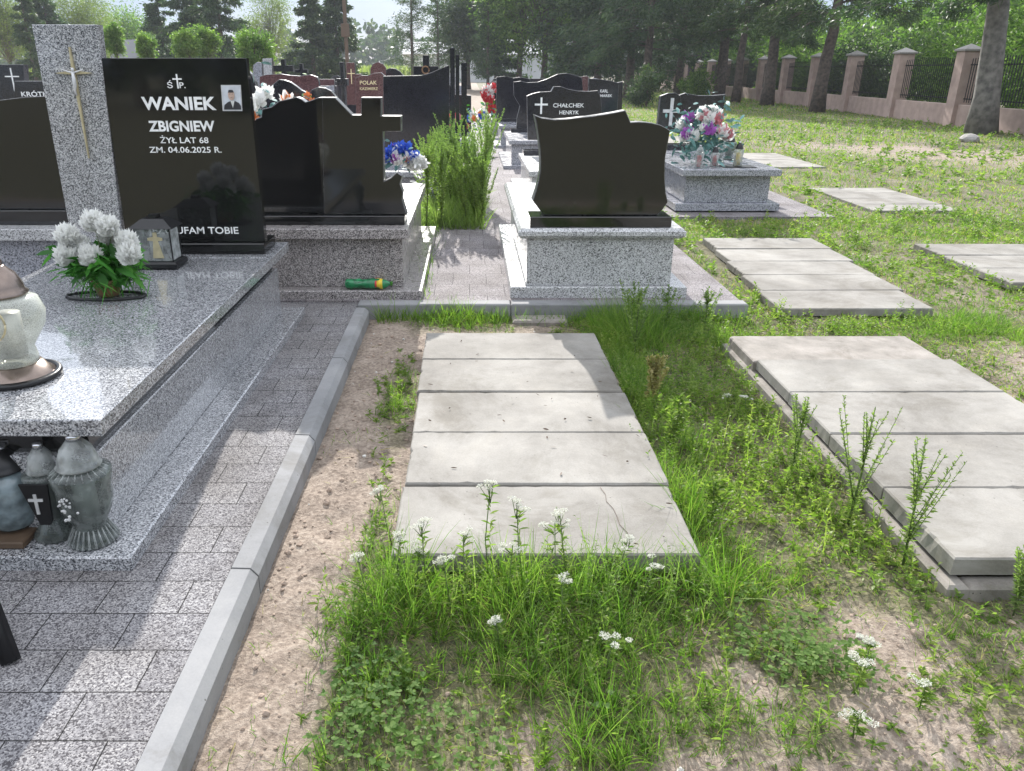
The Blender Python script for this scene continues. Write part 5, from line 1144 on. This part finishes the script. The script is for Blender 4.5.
ya = [((-.13,1.96),.30,'tall yarrow with two white heads in front of the slabs, left side'),((-.215,2.0),.24,'yarrow leaning over the left corner of the nearest slab'),((.06,1.98),.40,'tallest yarrow standing before the nearest slab'),((.165,1.97),.34,'yarrow just right of the tallest one'),
      ((.30,2.0),.27,'slim yarrow near the middle of the slab edge'),((.42,1.97),.22,'short yarrow near the right half of the slab edge'),((-.05,1.86),.22,'low yarrow in the lush grass, left'),((.26,1.80),.17,'white yarrow in the dark grass below the slabs'),
      ((.36,1.62),.13,'small yarrow in the middle of the lush grass'),((-.24,2.15),.26,'thin yarrow beside the left slab edge'),((.98,1.55),.10,'low white yarrow right of the lush grass'),((1.12,1.50),.08,'low white yarrow at the bare patch'),((1.02,1.62),.12,'yarrow left of the bare patch'),
      ((1.45,1.30),.10,'broad white yarrow near the lower right corner'),((1.20,1.22),.09,'white yarrow below the clover patch'),((.92,1.42),.07,'tiny yarrow by the clover'),((1.30,3.3),.10,'white flowers in the shaded weeds between the plots'),((1.22,3.38),.09,'second white flower in the shaded weeds'),((1.62,1.5),.08,'white yarrow right of the bare path'),((1.78,1.56),.08,'white yarrow below the raised slab corner')]
ya += [((-.18,1.93),.19,'yarrow with three heads low at the left corner of the nearest slab'),((.0,1.93),.25,'slender yarrow between the two tallest at the slab'),((.11,1.90),.21,'bushy yarrow in front of the tallest one'),((.23,1.93),.25,'yarrow right of the centre of the slab edge'),
      ((-.30,1.88),.17,'yarrow at the border of the bare soil and the grass'),((.08,1.72),.12,'cream yarrow sunk in the long grass'),((.52,1.93),.15,'small yarrow before the right part of the slab edge')]
for i, (l, h_, lb) in enumerate(ya): yarrow(l, h_, 300+i, lb, 6 if i < 5 else 5)
g = np.random.default_rng(31); x = g.uniform(-.28, .72, 60); y = g.uniform(1.84, 2.02, 60)
npobj('thin_stalks', weeds(x, y, g.uniform(.12,.27,60), g, 26, .022, .004), [M['tallweed']], kind='stuff')
# tall single weeds
def tall_weed(loc, h, seed, label, leafm='weed', nl=90, ll=.05, lw=.008, branches=6, group='tall single weeds', spread=.3, z0=None, name='tall_weed'):
    g = np.random.default_rng(seed); x0, y0 = loc; z0 = float(hgt(np.array([x0]), np.array([y0]))[0]) if z0 is None else z0
    t = thing(name, (x0, y0, z0), label, 'weed', group); mb = MB(); segs = []
    a = g.normal(0, .06, 2); top = np.array([x0+a[0]*h, y0+a[1]*h, z0+h]); base = np.array([x0,y0,z0])
    mb.tube([tuple(base), tuple((base+top)/2+[.01*h,0,0]), tuple(top)], [.004*h/.4,.003*h/.4,.0012], 5); segs.append((base+(top-base)*.1, top, 1.0))
    for k in range(branches):
        f = g.uniform(.15, .8); s_ = base+(top-base)*f; an = g.uniform(0, 6.28); L = h*(1-f)*g.uniform(.6,.95)
        e = s_+np.array([math.cos(an)*L*spread, math.sin(an)*L*spread, L]); mb.tube([tuple(s_), tuple(e)], [.0018,.001], 4); segs.append((s_, e, .6))
    out = []
    for s_, e, wgt in segs:
        n = int(nl*wgt*np.linalg.norm(e-s_)/h)+6; tt = g.random(n); an = g.uniform(0,6.28,n); b_ = s_[None]*(1-tt[:,None])+e[None]*tt[:,None]
        out.append(ribbons(b_, np.stack([np.cos(an), np.sin(an), .5+.8*tt], 1), ll*g.uniform(.5,1.2,n)*(1.1-.6*tt), lw*g.uniform(.7,1.3,n), .3, 3, rng=g, shape='leaf')+(0,))
    obj('stem', mb, M['stem' if leafm != 'grass_dry' else 'grass_dry'], t); npobj('leaves', out, [M[leafm]], t)
    return t
tall_weed((1.33,2.36), .50, 400, 'tall branching weed in front of the raised slabs, left of two', 'tallweed', nl=170, ll=.030, lw=.0045, branches=12, spread=.30)
tall_weed((1.40,2.12), .46, 401, 'tall weed at the near corner of the raised slabs, right of two', 'tallweed', nl=170, ll=.030, lw=.0045, branches=12, spread=.30)
tall_weed((1.28,2.75), .34, 402, 'weed beside the long edge of the raised slabs', 'tallweed', nl=170, ll=.030, lw=.0045, branches=12, spread=.30)
tall_weed((1.62,1.90), .24, 403, 'low weed at the front edge of the raised slabs', 'tallweed', nl=170, ll=.030, lw=.0045, branches=12, spread=.30); tall_weed((1.80,1.90), .28, 404, 'weed in front of the raised slab, near the right border', 'tallweed', nl=170, ll=.030, lw=.0045, branches=12, spread=.30)
tall_weed((.93,4.15), .42, 405, 'pale upright weed between the middle slabs and the central grave', nl=130, ll=.03, lw=.007, branches=11, spread=.35, leafm='tallweed')
tall_weed((.86,3.45), .26, 406, 'yellowing dried weed beside the middle slabs', 'grass_dry', nl=150, ll=.04, lw=.012, branches=10, spread=.5)
tall_weed((.87,3.0), .25, 407, 'bright green weed right of the middle slabs', nl=110, ll=.055, lw=.008, branches=7, spread=.55)
tall_weed((.84,2.35), .22, 408, 'green weed at the right edge of the nearest slab', nl=100, ll=.05, lw=.008, branches=7, spread=.5)
tall_weed((.98,4.5), .35, 409, 'green weed against the cross kerb under the central grave', nl=110, ll=.045, lw=.007, branches=9, spread=.5)
tall_weed((1.45,4.6), .30, 410, 'weed at the right end of the cross kerb', nl=90, ll=.04, lw=.006, branches=10, spread=.5)
tall_weed((1.2,4.55), .33, 411, 'weed before the cross kerb, middle right', nl=90, ll=.04, lw=.006, branches=10, spread=.5)
wg = 'tall weeds filling the aisle between the graves'
lab = ['front left','front middle','front right','second row left','second row middle','second row right','leftmost','rightmost','back left','back middle','back right','tallest middle','leaning left','leaning right','rear left','rear right','rear middle','inner left','inner right','low front','low left','low right']
for i in range(22):
    x_ = -.42+.62*((i*.618)%1); y_ = 7.55+1.7*((i*.37)%1)
    if i < 4: y_ = 7.5
    tall_weed((x_-(y_-7.5)*.02, y_), rnd.uniform(.45,1.05)*(1.05 if x_ > -.2 else .85), 500+i, 'tall pale green weed in the aisle, %s of the clump' % lab[i], nl=560, leafm='tallweed', ll=.042, lw=.008, branches=16, group=wg, spread=.42, z0=.09)
g = np.random.default_rng(44); N = 2600; x = g.uniform(-.50, .14, N); y = g.uniform(7.42, 9.3, N)
npobj('aisle_undergrowth', [ribbons(np.stack([x, y, np.full(N, .088)], 1), np.stack([g.normal(0,.35,N), g.normal(0,.35,N), np.ones(N)], 1), g.uniform(.08,.42,N), .010, .3, 3, rng=g)+(0,)], [M['tallweed']], kind='stuff')
# grass growing through the paving before the aisle
g = np.random.default_rng(12); x = np.concatenate([g.uniform(-.6,.25,900), g.normal(-.33,.03,260), g.uniform(.27,1.8,500)]); y = np.concatenate([g.normal(4.84,.05,900), g.uniform(5,8,260), g.normal(4.80,.05,500)])
k = ~((y > 4.86)&(y < 4.98)); x, y = x[k], y[k]; N = len(x)
npobj('kerb_grass', [ribbons(np.stack([x, y, np.where(y > 4.9, .09, 0.)], 1), np.stack([g.normal(0,.3,N), g.normal(0,.3,N), np.ones(N)], 1), g.uniform(.05,.17,N)*np.where((x < 0)&(y < 4.86)&(g.random(N) < .25), 1.8, 1), .004, .3, 3, rng=g)+(0,)], [M['grass']], kind='stuff')
# stone by the big trunk
bp_ = pos(969, 18.3); obj('boulder', MB().ico((bp_[0], 18.3, .07), .20, 2, .55, .12), M['captop'], None, 'grey stone lying in the grass under the thick-trunked conifer', 'stone')

# ------------------------------------------------------------------ the air
hm = bpy.data.materials.new('thin_haze'); hm.use_nodes = True; n = hm.node_tree.nodes; n.remove(n['Principled BSDF'])
pv = n.new('ShaderNodeVolumePrincipled'); pv.inputs['Color'].default_value = (.86,.92,1,1); pv.inputs['Density'].default_value = .0006; pv.inputs['Anisotropy'].default_value = .2
hm.node_tree.links.new(pv.outputs[0], n['Material Output'].inputs['Volume'])
obj('haze', MB().box(-170, 190, -40, 240, -1.3, 17), hm, kind='stuff')
